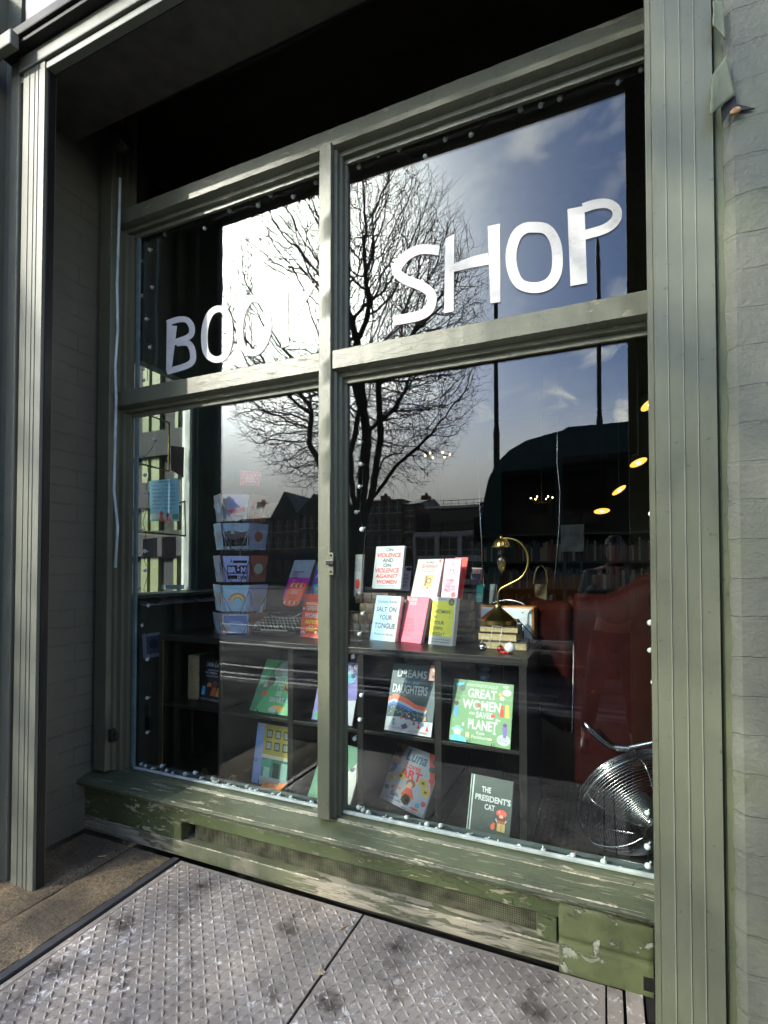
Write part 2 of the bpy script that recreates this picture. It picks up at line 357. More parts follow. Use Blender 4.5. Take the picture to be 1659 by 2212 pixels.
# granite slabs left of the hatch
def slab(x0, x1, y0, y1, z1, lab, M=M_gran):
    mb = MB(); nx = max(2, int((x1-x0)/.04)); ny = max(2, int((y1-y0)/.04)); vs = []
    for j in range(ny+1):
        for i in range(nx+1):
            x = x0+(x1-x0)*i/nx; y = y0+(y1-y0)*j/ny; ed = min(i, nx-i, j, ny-j)
            z = z1-(.010 if ed == 0 else 0)+random.uniform(-.0018, .0018)
            if ed == 0: x += random.uniform(-.003, .003); y += random.uniform(-.003, .003)
            vs.append((x, y, z))
    fs = [(j*(nx+1)+i, j*(nx+1)+i+1, (j+1)*(nx+1)+i+1, (j+1)*(nx+1)+i) for j in range(ny) for i in range(nx)]
    mb.add(vs, fs); mb.box(x0+.004, x1-.004, y0+.004, y1-.004, z1-.1, z1-.012)
    return tag(mb.build('stone_slab', M, smooth='all'), lab, 'paving slab')
slab(-2.25, -1.995, -1.62, -.15, .006, 'long brown granite slab edging the steel hatch on the left')
slab(-2.62, -2.262, -1.62, -.86, .002, 'worn stone slab outermost at the left foot of the shopfront')
slab(-2.62, -2.262, -.848, -.15, .003, 'worn stone slab in the recess beside the brick reveal', M_gran)
# hatch frame and chequer plates
M_frm = paint_mat('hatch_frame_steel', (.055, .055, .058), rough=.5, bump=.5)
def plate_mat():
    m, nt, N, L, p = new('chequer_plate'); v = tmap(nt)
    n1 = tnoise(nt, v, 3.2, 5, .6, .5); n2 = tnoise(nt, v, 28, 8, .75, .8); n3 = tnoise(nt, v, 90, 4); n4 = tnoise(nt, v, 6, 4)
    c = tmix(nt, n1, (.12, .10, .085), (.56, .49, .43)); c = tmix(nt, tmath(nt, 'MULTIPLY', tmath(nt, 'SUBTRACT', n4, .53, True), 6, True), c, (.07, .052, .042))
    c = tmix(nt, tmath(nt, 'MULTIPLY', n3, .35), c, (.05, .045, .045))
    sc = tmath(nt, 'MULTIPLY', tmath(nt, 'MULTIPLY', tmath(nt, 'SUBTRACT', n2, .56, True), 14, True), tmath(nt, 'MULTIPLY', tmath(nt, 'SUBTRACT', n1, .43, True), 9, True))
    c = tmix(nt, sc, c, (.74, .72, .71)); L.new(c, p.inputs['Base Color'])
    p.inputs['Metallic'].default_value = .05; L.new(tmix(nt, n2, (.42,)*3, (.62,)*3), p.inputs['Roughness']); bumpn(nt, p, tmath(nt, 'ADD', n3, n2), .35, .003); return m
M_plate = plate_mat()
def plate(x0, x1, y0, y1, z, lab):
    mb = B(x0, x1, y0, y1, z-.008, z); s = .031; i0 = int((x1-x0)/s); j0 = int((y1-y0)/s)
    for i in range(i0):
        for j in range(j0):
            cx = x0+(i+.6)*s; cy = y0+(j+.6)*s; a = rad(45 if (i+j) % 2 else -45); ca, sa = math.cos(a), math.sin(a)
            if cx > x1-.012 or cy > y1-.012: continue
            l, w, h = .0165, .0055, .0038
            pr = [(-l, 0, -.0005), (-l*.5, -w*.85, -.0005), (0, -w, -.0005), (l*.5, -w*.85, -.0005), (l, 0, -.0005), (l*.5, w*.85, -.0005), (0, w, -.0005), (-l*.5, w*.85, -.0005), (-l*.55, 0, h), (l*.55, 0, h), (0, -w*.45, h), (0, w*.45, h)]
            vs = [(cx+px*ca-py*sa, cy+px*sa+py*ca, z+pz) for px, py, pz in pr]
            mb.add(vs, [(0,1,8), (1,2,10,8), (2,3,9,10), (3,4,9), (4,5,9), (5,6,11,9), (6,7,8,11), (7,0,8), (8,10,9,11)])
    return mb.build('hatch_plate', M_plate, label=lab, cat='metal plate', group='chequer plate hatch covers')
plate(-1.895, -.932, -1.6, -.155, .002, 'chequered steel hatch plate left of the black joint, scuffed white')
plate(-.922, -.005, -1.6, -.155, .001, 'chequered steel hatch plate right of the black joint')
fr = thing('hatch_surround', (-.95, -.9, 0), 'dark steel frame and guttering around the pavement hatch plates', 'hatch frame')
B(-1.975, -1.938, -1.62, -.15, -.05, .008).build('frame_bar', M_frm, fr, .002)
B(-1.926, -1.901, -1.62, -.15, -.05, .000).build('frame_bar', M_plate, fr, .002)
B(.002, .050, -1.62, -.15, -.05, .000).build('frame_bar', M_plate, fr, .002)
B(.060, .112, -1.62, -.13, -.05, .002).build('frame_bar', M_plate, fr, .002)
B(-1.99, .118, -1.62, -.13, -.09, -.055).build('gutter', mat('hatch_gutter', (.01, .01, .01), .8), fr)

# ================================================================== shopfront
YF = -.567                                   # front of the recess
shop = thing('shopfront_building', (-1.1, 0, 0), 'grey-green painted shopfront with a recessed four-pane display window', 'building')
# right masonry (rough rendered, edge broken)
def rough_wall(x0, x1, y, z0, z1, st, jag_left, M, name, seed, th=.12):
    rnd = random.Random(seed); nx = max(2, int((x1-x0)/st)); nz = int((z1-z0)/st); vs = []
    ph = [(rnd.uniform(3, 40), rnd.uniform(0, 6), rnd.uniform(.001, .004)) for _ in range(7)]
    for j in range(nz+1):
        z = z0+(z1-z0)*j/nz; jg = sum(a*math.sin(f*z+p) for f, p, a in ph)*.30+rnd.uniform(-.002, .002)
        for i in range(nx+1):
            x = x0+(x1-x0)*i/nx
            if jag_left and i == 0: x += jg
            if jag_left == -1 and i == nx: x += jg
            course = abs((z % .095)-.0475) < .012
            yy = y + 0 + .0012*math.sin(x*11+z*4)*math.sin(z*7+x*5) + rnd.uniform(-.0005, .0005)
            if jag_left and i == 0: yy += .022
            vs.append((x, yy, z))
    n = len(vs); m1 = nx+1
    mb = MB(); fs = [(j*m1+i, j*m1+i+1, (j+1)*m1+i+1, (j+1)*m1+i) for j in range(nz) for i in range(nx)]
    back = [(vs[j*m1][0], y+th, vs[j*m1][2]) for j in range(nz+1)]; backr = [(vs[j*m1+nx][0], y+th, vs[j*m1+nx][2]) for j in range(nz+1)]
    fs += [(j*m1, (j+1)*m1, n+j+1, n+j) for j in range(nz)]
    fs += [(j*m1+nx, n+nz+1+j, n+nz+2+j, (j+1)*m1+nx) for j in range(nz)]
    mb.add(vs+back+backr, fs); return mb.build(name, M, shop, smooth=True)
rough_wall(.292, 1.6, YF-.045, -.02, 5.2, .019, True, M_wallr, 'wall', 3)
B(.275, .330, YF-.018, YF+.1, -.02, 5.2).build('wall_edge_board', paint_mat('edge_board_paint', (.12, .14, .075), rough=.5, bump=.5), shop, .004)
M_dbl = paint_mat('masonry_trim', (.125, .13, .10), rough=.45, bump=.5)
B(-2.86, -2.705, YF-.30, YF+.02, 0, 4.3).build('shade_pier', M_dbl, shop, .01); rough_wall(-7, -6.0, YF+.01, -.02, 4.35, .05, -1, M_wallr, 'wall', 6, .1); rough_wall(-2.86, -2.600, YF+.01, -.02, 4.35, .03, -1, M_wallr, 'wall', 5, .1).location.z = 0  # unseen pier at the left, added to cast shade on the masonry
B(-2.596, -2.53, YF-.035, YF+.05, -.02, 4.0).build('pilaster', M_dbl, shop, .006)
B(-2.525, -2.505, YF-.005, YF+.05, -.02, 4.0).build('wall_edge_board', M_dbl, shop, .004)
# shutter guides
M_beadlit = paint_mat('bead_sunlit_paint', (.27, .275, .22), rough=.35, bump=.1)  # paler colour paints in the sunlit line along each right guide bead
def guide(x0, x1, M, grooves):
    mb = MB(); y = YF-.035; e = .003; xs = [x0]+[x0+(x1-x0)*g for g in grooves]+[x1]
    prof = [(x0, YF+.02), (x0, y)]
    e = .0018
    for g in xs[1:-1]: prof += [(g-e, y), (g-.0008, y-.0014), (g+.0008, y-.0014), (g+e, y)]
    prof += [(x1, y), (x1, YF+.02)]
    vs = [(a, b, z) for z in (-.0, 4.02) for a, b in prof]; n = len(prof)
    mb.add(vs, [(i, i+1, n+i+1, n+i) for i in range(n-1)] + [tuple(range(n)), tuple(range(n, 2*n)), (0, n, 2*n-1, n-1)], M)
    for g in xs[1:-1]: mb.box(g-.0007, g+.0007, y-.0032, y-.0005, .002, 4.018, M_beadlit if x0 > 0 else M)
    o = mb.build('shutter_guide', None, shop); return o
guide(.132, .268, M_guide, (.22, .47, .70)); guide(-2.498, -2.345, M_guidel, (.3, .55, .72))
B(-2.344, -2.336, YF-.02, YF+.012, 0, 3.75).build('guide_lip', M_black, shop)
B(.119, .131, YF-.005, YF+.02, 0, 3.75).build('guide_lip', M_guide, shop)
# lintel / shutter box + mouldings + fascia board
B(-2.60, .7, YF-.030, YF+.008, 3.752, 3.785).build('shutter_box', M_guidel, shop, .003)
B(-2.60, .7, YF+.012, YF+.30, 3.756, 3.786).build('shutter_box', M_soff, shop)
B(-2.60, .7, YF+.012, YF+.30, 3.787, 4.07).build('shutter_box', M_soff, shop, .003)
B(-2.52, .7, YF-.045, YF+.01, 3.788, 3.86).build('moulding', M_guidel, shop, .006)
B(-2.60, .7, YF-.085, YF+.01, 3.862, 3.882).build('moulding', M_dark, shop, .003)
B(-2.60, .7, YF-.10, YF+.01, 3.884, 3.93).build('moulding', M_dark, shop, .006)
B(-2.66, -2.44, YF-.13, YF-.09, 3.82, 3.89).build('moulding', M_guidel, shop, .006)
B(-2.52, .7, YF-.02, YF+.01, 3.932, 5.2).build('fascia_board', M_fascia, shop, .004)
B(-4.2, -2.6, YF-.05, YF+.05, 4.36, 5.2).build('fascia_board', M_fascia, shop, .01)
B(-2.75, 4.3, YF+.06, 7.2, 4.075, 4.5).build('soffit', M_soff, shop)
# reveals
B(-2.78, -2.655, YF+.012, -.05, 0, 4.07).build('reveal_wall', M_wallrev, shop)
B(.40, .52, YF+.1, .10, 0, 4.07).build('reveal_wall', M_wallrev, shop)
# stall riser, vent and sill
XL, XR = -2.66, .40
B(XL, XR, -.125, .02, .0, .075).build('base_rail', M_base, shop, .006)
B(XL, XR, -.128, -.02, .175, .235).build('stall_riser', M_plinth, shop, .005)
B(XL, -1.955, -.122, -.02, .076, .174).build('stall_riser', M_plinth, shop, .003)
B(-.235, -.165, -.118, -.02, .076, .174).build('stall_riser', M_plinth, shop, .003)
B(-1.953, -.237, -.035, -.02, .076, .174).build('vent_back', M_dark, shop)
# perforated grille: woven strips
vg = MB(); z0, z1, x0, x1 = .078, .172, -1.90, -.24
st = .0085; n = int((x1-x0)/st)
for i in range(n+1): vg.box(x0+i*st, x0+i*st+.0040, -.083, -.0805, z0, z1)
for j in range(int((z1-z0)/st)+1): vg.box(x0, x1, -.0800, -.0785, z0+j*st, z0+j*st+.0040)
vg.build('vent_grille', mat('grille_metal', (.125, .125, .075), .6, var=.7, vs=14, bump=.3), shop)
# swollen stone block at the right end
bk = MB(); nx, nz = 26, 22; vs = []
for j in range(nz+1):
    for i in range(nx+1):
        x = -.155+.30*i/nx; z = .0+.238*j/nz
        r = .0012*math.sin(x*60+z*30)+.0012*math.sin(z*75+x*20)+random.uniform(-.0015, .0015)
        e = min(i, nx-i, j, nz-j); y = -.152+r+(0.004 if e == 0 else 0) - (.010 if z > .125 else 0) + (.006 if abs(z-.125) < .008 else 0)
        vs.append((x, y, z))
hp_ = P(*D('L', 1200, 855), -.16); B(hp_.x-.018, hp_.x+.02, -.163, -.158, hp_.z-.02, hp_.z+.022).build('hole_shade_plate', M_black, shop)  # black plate on the block face, painting the shade of a broken-out hole
fs = [(j*(nx+1)+i, j*(nx+1)+i+1, (j+1)*(nx+1)+i+1, (j+1)*(nx+1)+i) for j in range(nz) for i in range(nx)]
bk.add(vs, fs); bk.box(-.153, .143, -.139, .0, .002, .236)
bk.build('stone_block', paint_mat('block_paint', (.105, .125, .055), peel=.38, crk=.0, under=(.46, .46, .38), bump=1.0), shop, smooth='all')
B(.15, .40, -.125, .0, .03, .172).build('stall_riser', M_plinth, shop, .005)
# sill: sloping top with rounded nose
sp = [(-.010, .330), (-.055, .322), (-.062, .312), (-.125, .298), (-.165, .288), (-.176, .276), (-.172, .262), (-.150, .255), (-.143, .242), (-.128, .237), (-.010, .237)]
mb = MB(); nX = 160; vs = []
for i in range(nX+1):
    x = XL+(XR-XL)*i/nX
    for k, (y, z) in enumerate(sp):
        w = random.uniform(-.0016, .0016) if 1 < k < 9 else 0; vs.append((x, y+w, z+w*.6))
m1 = len(sp); mb.add(vs, [(i*m1+k, i*m1+(k+1) % m1, (i+1)*m1+(k+1) % m1, (i+1)*m1+k) for i in range(nX) for k in range(m1)] + [tuple(range(m1)), tuple(nX*m1+k for k in range(m1))])
mb.build('sill', M_sill, shop, smooth=True)
B(-1.2, .40, -.028, -.012, .331, .345).build('sill_bead', mat('pale_bead', (.34, .40, .38), .5, var=.25, vs=20), shop, .003)
B(-2.4, -1.2, -.028, -.012, .331, .343).build('sill_bead', mat('pale_bead', (.34, .40, .38)), shop, .003)

M_worn = mat('bare_worn_wood', (.42, .38, .28), .85, var=.45, vs=70, bump=.5)
rw = random.Random(11)
for yy, zz, hh in ((-.0655, .3125, .0035), (-.168, .2875, .004), (-.1545, .2545, .0035), (-.1262, .0755, .004), (-.1290, .2345, .003)):
    mb = MB(); x0_ = -1.98; n = 260; up_, lo_ = [], []; on = True; left = 6
    for i in range(n+1):
        left -= 1
        if left <= 0: on = not on; left = rw.randint(3, 16) if on else rw.randint(2, 22)
        e = rw.uniform(.35, 1) if on else .05; x = x0_+2.1*i/n; up_.append((x, yy, zz+hh*e)); lo_.append((x, yy-.0006, zz-hh*e))
    mb.add(up_+lo_, [(i, i+1, n+2+i, n+1+i) for i in range(n)])
    o = mb.build('worn_edge', M_worn, shop); sd_ = o.modifiers.new('s', 'SOLIDIFY'); sd_.thickness = .0012; sd_.offset = 0
# window: one part with its rails, stiles, mullion and panes
win = MB().box(-.01, .01, -.01, .01, -.01, .01)
Wd = bpy.data.objects.new('window', None); link(Wd, shop); ORG[Wd.name] = ORG[shop.name].copy(); Wd.empty_display_size = .05
def rail_h(x0, x1, zt, h, name, M=M_frame):
    # moulded rail: flat lit face, ovolo, fillet back to the glass
    pr = [(-.085, zt-.004), (-.080, zt), (-.006, zt), (-.006, zt-h-.052), (-.022, zt-h-.052), (-.024, zt-h-.032), (-.045, zt-h-.028), (-.050, zt-h-.012), (-.072, zt-h-.008), (-.085, zt-h)]
    n = 90; vs = [(x0+(x1-x0)*i/n, y+random.uniform(-.0008, .0008), z+random.uniform(-.0008, .0008)) for i in range(n+1) for y, z in pr]; m = len(pr)
    mb = MB().add(vs, [(i*m+k, i*m+(k+1) % m, (i+1)*m+(k+1) % m, (i+1)*m+k) for i in range(n) for k in range(m)] + [tuple(range(m)), tuple(n*m+k for k in range(m))])
    return mb.build(name, M, Wd, smooth=True)
XM0, XM1 = -1.185, -1.122                      # mullion face
def mull(x0, x1, z0, z1, name, steps_l, steps_r, yf=-.095, M=M_stile):
    pr = [(x0-k[0], k[1]) for k in reversed(steps_l)] + [(x0, yf+.003), (x0+.003, yf), (x1-.003, yf), (x1, yf+.003)] + [(x1+k[0], k[1]) for k in steps_r]
    n = 60; m = len(pr); vs = [(x+random.uniform(-.0006, .0006), y+random.uniform(-.0006, .0006), z0+(z1-z0)*i/n) for i in range(n+1) for x, y in pr]
    mb = MB().add(vs, [(i*m+k, i*m+(k+1) % m, (i+1)*m+(k+1) % m, (i+1)*m+k) for i in range(n) for k in range(m)] + [tuple(range(m)), tuple(n*m+k for k in range(m))])
    return mb.build(name, M, Wd, smooth=True)
ST = [(.003, -.070), (.016, -.066), (.018, -.046), (.030, -.042), (.032, -.020), (.044, -.016), (.045, -.004)]
mull(XM0, XM1, .325, 3.39, 'mullion', ST, ST)
ST2 = [(.004, -.078), (.02, -.074), (.022, -.055), (.048, -.052), (.05, -.035), (.075, -.03), (.078, -.008)]
mull(-2.62, -2.525, .325, 4.07, 'stile', [(.002, -.02)], ST2, -.105)
mull(.26, .38, .325, 4.07, 'stile', ST2, [(.002, -.02)], -.09)
B(-2.43, -2.405, -.02, -.007, .335, 3.36).build('putty_strip', M_teal, Wd, .002)
ZT1, ZT2 = 2.435, 3.465
rail_h(-2.55, XM0-.001, ZT1, .085, 'transom_rail'); rail_h(XM1+.001, .38, ZT1-.002, .085, 'transom_rail')
rail_h(-2.55, .38, ZT2, .085, 'top_rail')
B(-2.52, .38, -.02, -.004, 3.468, 3.50).build('top_bead', M_dark, Wd)
for (a, b, c, d, g) in ((-2.44, XM0-.03, .335, ZT1-.12, M_glass), (XM1+.03, .30, .335, ZT1-.12, M_glass), (-2.44, XM0-.03, ZT1-.02, ZT2-.12, M_glass), (XM1+.03, .30, ZT1-.02, ZT2-.12, M_glass), (-2.50, .34, ZT2, 4.07, M_glassd)):
    B(a, b, -.003, .003, c, d).build('glass_pane', g, Wd)
# latch on the mullion
la = P(716, 1218, -.1)
lt = MB().box(la.x-.012, la.x+.012, -.106, -.096, la.z-.05, la.z+.05, M_stile).box(la.x-.018, la.x+.022, -.122, -.104, la.z-.004, la.z+.016, M_black)
lt.ball((la.x, -.107, la.z-.035), .005, 6, M_black); lt.ball((la.x, -.107, la.z+.038), .005, 6, M_black)
lt.build('latch', None, Wd, .002)
# old catch on the left stile
lb = P(250, 1590, -.11); MB().box(lb.x-.03, lb.x+.0, -.135, -.105, lb.z-.03, lb.z+.04).box(lb.x-.0, lb.x+.02, -.125, -.106, lb.z-.02, lb.z+.02).build('latch', M_dark, Wd, .004)

# peeling sheet of paint on the right
fl = thing('peeling_paint_flap', P(1560, 190, YF-.05), 'curled flap of old green paint hanging off the wall edge at upper right', 'peeling paint')
def flap(pts, curl):
    mb = MB(); vs = []; n = 10
    (ax, ay), (bx, by), (cx, cy), (dx, dy) = pts
    for j in range(n+1):
        v = j/n
        for i in range(n+1):
            u = i/n; x = (1-v)*((1-u)*ax+u*bx)+v*((1-u)*dx+u*cx); y = (1-v)*((1-u)*ay+u*by)+v*((1-u)*dy+u*cy)
            p = P(x, y, YF-.058-curl*(1-u)**2*(.3+v)); vs.append(p+Vector((random.uniform(-.001, .001), 0, random.uniform(-.001, .001))))
    mb.add(vs, [(j*(n+1)+i, j*(n+1)+i+1, (j+1)*(n+1)+i+1, (j+1)*(n+1)+i) for j in range(n) for i in range(n)])
    o = mb.build('flap', M_plinth, fl, smooth='all'); o.data.materials[0] = paint_mat('flap_paint', (.17, .19, .11), rough=.5, bump=.4) if 'flap_paint' not in MT else MT['flap_paint']; s = o.modifiers.new('t', 'SOLIDIFY'); s.thickness = .003; return o
flap([D('H', 578, 500), D('H', 672, 362), D('H', 728, 620), D('H', 566, 755)], .03)
flap([D('H', 590, 0), D('H', 650, 5), D('H', 668, 250), D('H', 590, 160)], .006)
hole = MB(); c = [D('H', x, y) for x, y in ((640, 700), (690, 640), (735, 622), (740, 675), (860, 704), (760, 720), (700, 712), (650, 800))]
hole.poly([P(a, b, YF-.052) for a, b in c], (0, 1, 0), .004); hole.build('crack', M_dark, fl)
MB().ball(P(*D('H', 735, 722), YF-.058), .012, 8, None, (1, .5, .7)).build('crumb', mat('raw_brick', (.42, .24, .12), .9, var=.4, vs=90, bump=.8), fl, smooth=True)

# cable and pull cord on the reveal
cb = thing('pull_cord', (-2.60, -.16, 1.4), 'pale blue-white cord hanging down the left side of the recess', 'cord')
pts = [D('C', *q) for q in ((782, -130), (778, 60), (762, 560), (766, 860), (750, 1100), (756, 1300), (748, 1660))] + [D('F', *q) for q in ((103, 660), (128, 900), (112, 1180))]
pts = [P(a, b, -.13) for a, b in pts]
mb = MB(); mb.tube(pts, .0075, 8); mb.build('cord', mat('pale_cord', (.42, .52, .56), .5, var=.25, vs=10), cb, smooth='all')
bb = P(262, 300, -.14); MB().lathe([(.001, -.06), (.045, -.055), (.05, 0), (.045, .055), (.001, .06)], (0, 0, 0), 16, M=Matrix.Rotation(rad(90), 4, 'X')).build('x', M_dark)
bpy.data.objects.remove(bpy.data.objects['x'])
jb = MB().lathe([(.001, -.03), (.05, -.028), (.055, 0), (.05, .028), (.001, .03)], bb, 16, None, Matrix.Rotation(rad(70), 4, 'Y') @ Matrix.Diagonal((1.5, 1, 1, 1))); jb.build('junction_box', M_int, cb, smooth=True)
MB().tube([bb+Vector((0, 0, .05)), bb+Vector((.015, .01, .18)), bb+Vector((.05, .03, .30))], .006, 6).build('wire', mat('orange_wire', (.25, .07, .02), .5), cb, smooth='all')

# ================================================================== letters on the glass
def news_mat():
    m, nt, N, L, p = new('newsprint_letter'); v = tmap(nt); b = N.new('ShaderNodeTexBrick'); b.inputs['Scale'].default_value = 9; L.new(tmap(nt, (1, 1, 1), (rad(90), 0, 0)), b.inputs['Vector'])
    b.inputs['Color1'].default_value = (.56, .56, .56, 1); b.inputs['Color2'].default_value = (.28, .28, .30, 1); b.inputs['Mortar'].default_value = (.4, .4, .4, 1)
    n = tnoise(nt, tmap(nt, (1, 1, 5)), 60, 5); n1 = tnoise(nt, v, 5, 3)
    pr = tmath(nt, 'MULTIPLY', tmath(nt, 'MULTIPLY', tmath(nt, 'SUBTRACT', n1, .50, True), 9, True), tmath(nt, 'MULTIPLY', tmath(nt, 'SUBTRACT', n, .45, True), 3, True))
    c = tmix(nt, pr, tmix(nt, .30, (.60, .60, .58), b.outputs[0]), (.17, .165, .165)); L.new(c, p.inputs['Base Color']); p.inputs['Roughness'].default_value = .7; return m
M_news = news_mat(); YG = -.0062
def spline(pts, n=8, closed=False):
    out = []; m = len(pts); pts = [Vector((p[0], p[1])) for p in pts]
    for i in range(m if closed else m-1):
        if closed: a, b, c, d = (pts[(i+k-1) % m] for k in range(4))
        else: a = pts[max(i-1, 0)]; b = pts[i]; c = pts[i+1]; d = pts[min(i+2, m-1)]
        for k in range(n):
            t = k/n; out.append(.5*((2*b)+(c-a)*t+(2*a-5*b+4*c-d)*t*t+(3*b-a-3*c+d)*t**3))
    if not closed: out.append(pts[-1])
    return out
def ribbon(mb, k, pts, w, Y, closed=False):
    s = spline(pts, 8, closed); L_, R_ = [], []
    m = len(s)
    for i, p in enumerate(s):
        t = (s[(i+1) % m]-s[i-1]) if (closed or 0 < i < m-1) else ((s[1]-s[0]) if i == 0 else (s[-1]-s[-2])); t.normalize(); nn = Vector((-t.y, t.x))*w/2
        L_.append(p+nn); R_.append(p-nn)
    vs = [P(*D(k, q.x, q.y), Y) for q in L_] + [P(*D(k, q.x, q.y), Y) for q in R_]; vs2 = [v+Vector((0, .0008, 0)) for v in vs]
    N2 = 2*m; r = range(m if closed else m-1)
    fs = [(i, (i+1) % m, m+(i+1) % m, m+i) for i in r] + [(N2+i, N2+m+i, N2+m+(i+1) % m, N2+(i+1) % m) for i in r] + [(i, N2+i, N2+(i+1) % m, (i+1) % m) for i in r] + [(m+i, m+(i+1) % m, N2+m+(i+1) % m, N2+m+i) for i in r]
    mb.add(vs+vs2, fs)
def quad(mb, k, pts, Y): mb.poly([P(*D(k, *q), Y) for q in pts], (0, 1, 0), .0008)
def letter(lab, f):
    mb = MB(); f(mb); o = mb.build('window_letter', M_news, label=lab, cat='letter'); o['group'] = 'paper letters stuck on the shop window'; return o
def fS(mb): ribbon(mb, 'E', [(486, 394), (440, 388), (385, 390), (320, 425), (277, 490), (320, 535), (400, 568), (447, 610), (438, 675), (385, 712), (262, 736)], 47, YG)
def fH(mb):
    quad(mb, 'E', [(516, 335), (560, 312), (556, 690), (510, 700)], YG); quad(mb, 'E', [(557, 458), (640, 425), (724, 405), (732, 462), (640, 478), (557, 498)], YG+.001); quad(mb, 'E', [(723, 275), (783, 262), (785, 645), (735, 652)], YG)
def fO(mb): ribbon(mb, 'E', [(940, 280), (1010, 290), (1052, 350), (1064, 440), (1052, 515), (1010, 562), (940, 575), (875, 552), (842, 480), (838, 400), (860, 325), (895, 290)], 52, YG, True)
def fP(mb): quad(mb, 'E', [(1112, 192), (1195, 175), (1208, 553), (1127, 567)], YG); ribbon(mb, 'E', [(1190, 186), (1250, 167), (1310, 165), (1350, 192), (1350, 240), (1300, 285), (1196, 318)], 46, YG+.001)
def fB(mb):
    quad(mb, 'C', [(1086, 795), (1122, 790), (1116, 830), (1152, 832), (1118, 1112), (1082, 1120)], YG)
    ribbon(mb, 'C', [(1088, 815), (1160, 790), (1220, 796), (1250, 850), (1225, 905), (1095, 950)], 38, YG+.001); ribbon(mb, 'C', [(1150, 945), (1225, 945), (1256, 1010), (1235, 1080), (1085, 1130)], 40, YG+.002)
def fO1(mb): ribbon(mb, 'C', [(1430, 720), (1480, 760), (1495, 850), (1490, 950), (1460, 1030), (1400, 1050), (1345, 1010), (1330, 920), (1340, 820), (1375, 745)], 42, YG, True)
def fO2(mb): ribbon(mb, 'C', [(1655, 650), (1720, 690), (1745, 800), (1735, 900), (1690, 985), (1630, 1005), (1575, 960), (1560, 860), (1575, 750), (1610, 680)], 46, YG, True)
def fK(mb):
    quad(mb, 'C', [(1830, 600), (1875, 590), (1880, 960), (1832, 975)], YG); quad(mb, 'C', [(1878, 770), (2010, 560), (2060, 555), (1900, 830)], YG+.001); quad(mb, 'C', [(1895, 800), (1935, 755), (2080, 915), (2030, 925)], YG+.002)
letter('paper letter S in newsprint on the right upper pane', fS); letter('paper letter H in newsprint on the right upper pane', fH)
letter('round paper letter O between the H and the P', fO); letter('paper letter P at the right end of the shop lettering', fP)
letter('paper letter B against the dark left side of the upper pane', fB); letter('paper letter O next to the B, half over the reflected sky', fO1)
letter('second paper letter O of the left pane, lost in the sun glare', fO2); letter('paper letter K washed out by glare beside the central mullion', fK)

# ================================================================== fairy lights
M_bulb = mat('frosted_bulb', (.88, .92, .90), .25, var=.03)
LIGHTS = {
 'string of round white fairy lights bordering the upper left pane': (False, [(300,726),(326,753),(312,800),(312,825),(314,692),(306,642),(328,622),(303,565),(323,544),(359,509),(364,494),(394,473),(443,497),(460,451),(494,459),(510,431),(560,449),(588,425),(633,426),(679,396),(701,380)]),
 'string of round white fairy lights bordering the lower left pane': (False, [(331,953),(305,989),(314,1030),(314,1068),(308,1107),(307,1150),(310,1194),(315,1235),(303,1275),(320,1312),(309,1354),(320,1428),(317,1510),(318,1586),(306,1655),(315,1657),(329,1664),(348,1659),(363,1666),(375,1674),(397,1676),(420,1673),(433,1686),(457,1686),(464,1691),(467,1695),(491,1700),(505,1703),(534,1703),(538,1711),(552,1713),(588,1721),(605,1723),(629,1728),(633,1730),(675,1737),(688,1734),(701,1738),(706,1376),(705,1331),(705,1283)]),
 'string of round white fairy lights across the top and right of the upper right pane': (False, [(779,365),(817,341),(861,329),(917,340),(962,304),(1019,292),(1065,235),(1122,241),(1167,235),(1212,213),(1273,166),(1334,182),(1387,151),(1399,200),(1412,251),(1414,309),(1408,382),(1410,432),(1404,508),(1405,568),(1413,623)]),
 'string of round white fairy lights round the lower right pane': (False, [(777,961),(777,1007),(775,1056),(770,1111),(783,1149),(778,1284),(785,1329),(778,1373),(766,1422),(765,1463),(782,1507),(776,1559),(769,1600),(763,1666),(775,1746),(785,1754),(797,1757),(832,1774),(841,1773),(876,1770),(909,1790),(922,1787),(943,1797),(954,1789),(988,1807),(1005,1810),(1013,1812),(1053,1822),(1077,1827),(1120,1836),(1179,1842),(1226,1855),(1234,1853),(1303,1864),(1338,1882),(1404,1878),(1399,1833),(1402,1759),(1413,1480),(1407,1409),(1402,1351),(1416,1231),(1415,1152),(1409,1115),(1412,984),(1407,925)]),
}
blb = None
for lab, (_, pts) in LIGHTS.items():
    ps = [P(a, b, .026+.012*random.random()) for a, b in pts]
    t = thing('fairy_lights', ps[0], lab, 'fairy lights', 'fairy lights around the window')
    mb = MB(); wp = []
    for i, p in enumerate(ps):
        wp.append(p+Vector((.012, .012, .008)))
        if i < len(ps)-1:
            q = ps[i+1]
            if (q-p).length < .35: wp.append((p+q)/2+Vector((random.uniform(-.02, .02), .014, random.uniform(-.012, .012))))
    seg = [wp[0]]
    for w in wp[1:]:
        if (w-seg[-1]).length > .5:
            if len(seg) > 1: mb.tube(seg, .0016, 4)
            seg = [w]
        else: seg.append(w)
    if len(seg) > 1: mb.tube(seg, .0016, 4)
    mb.build('wire', M_wire, t)
    for p in ps:
        if blb is None:
            b = MB().ball((0, 0, 0), .0108, 10, M_bulb).tube([(0.004, 0.004, .004), (.012, .010, .010)], .0028, 6, M_bulb).build('x', None, None, smooth='all')
            blb = b.data; bpy.data.objects.remove(b)
        o = bpy.data.objects.new('bulb', blb); link(o, t); o.location = p-ps[0]; s = random.uniform(.85, 1.1); o.scale = (s, s, s); o.rotation_euler = (random.uniform(-.8,.8), random.uniform(-.8,.8), random.uniform(-.8,.8))
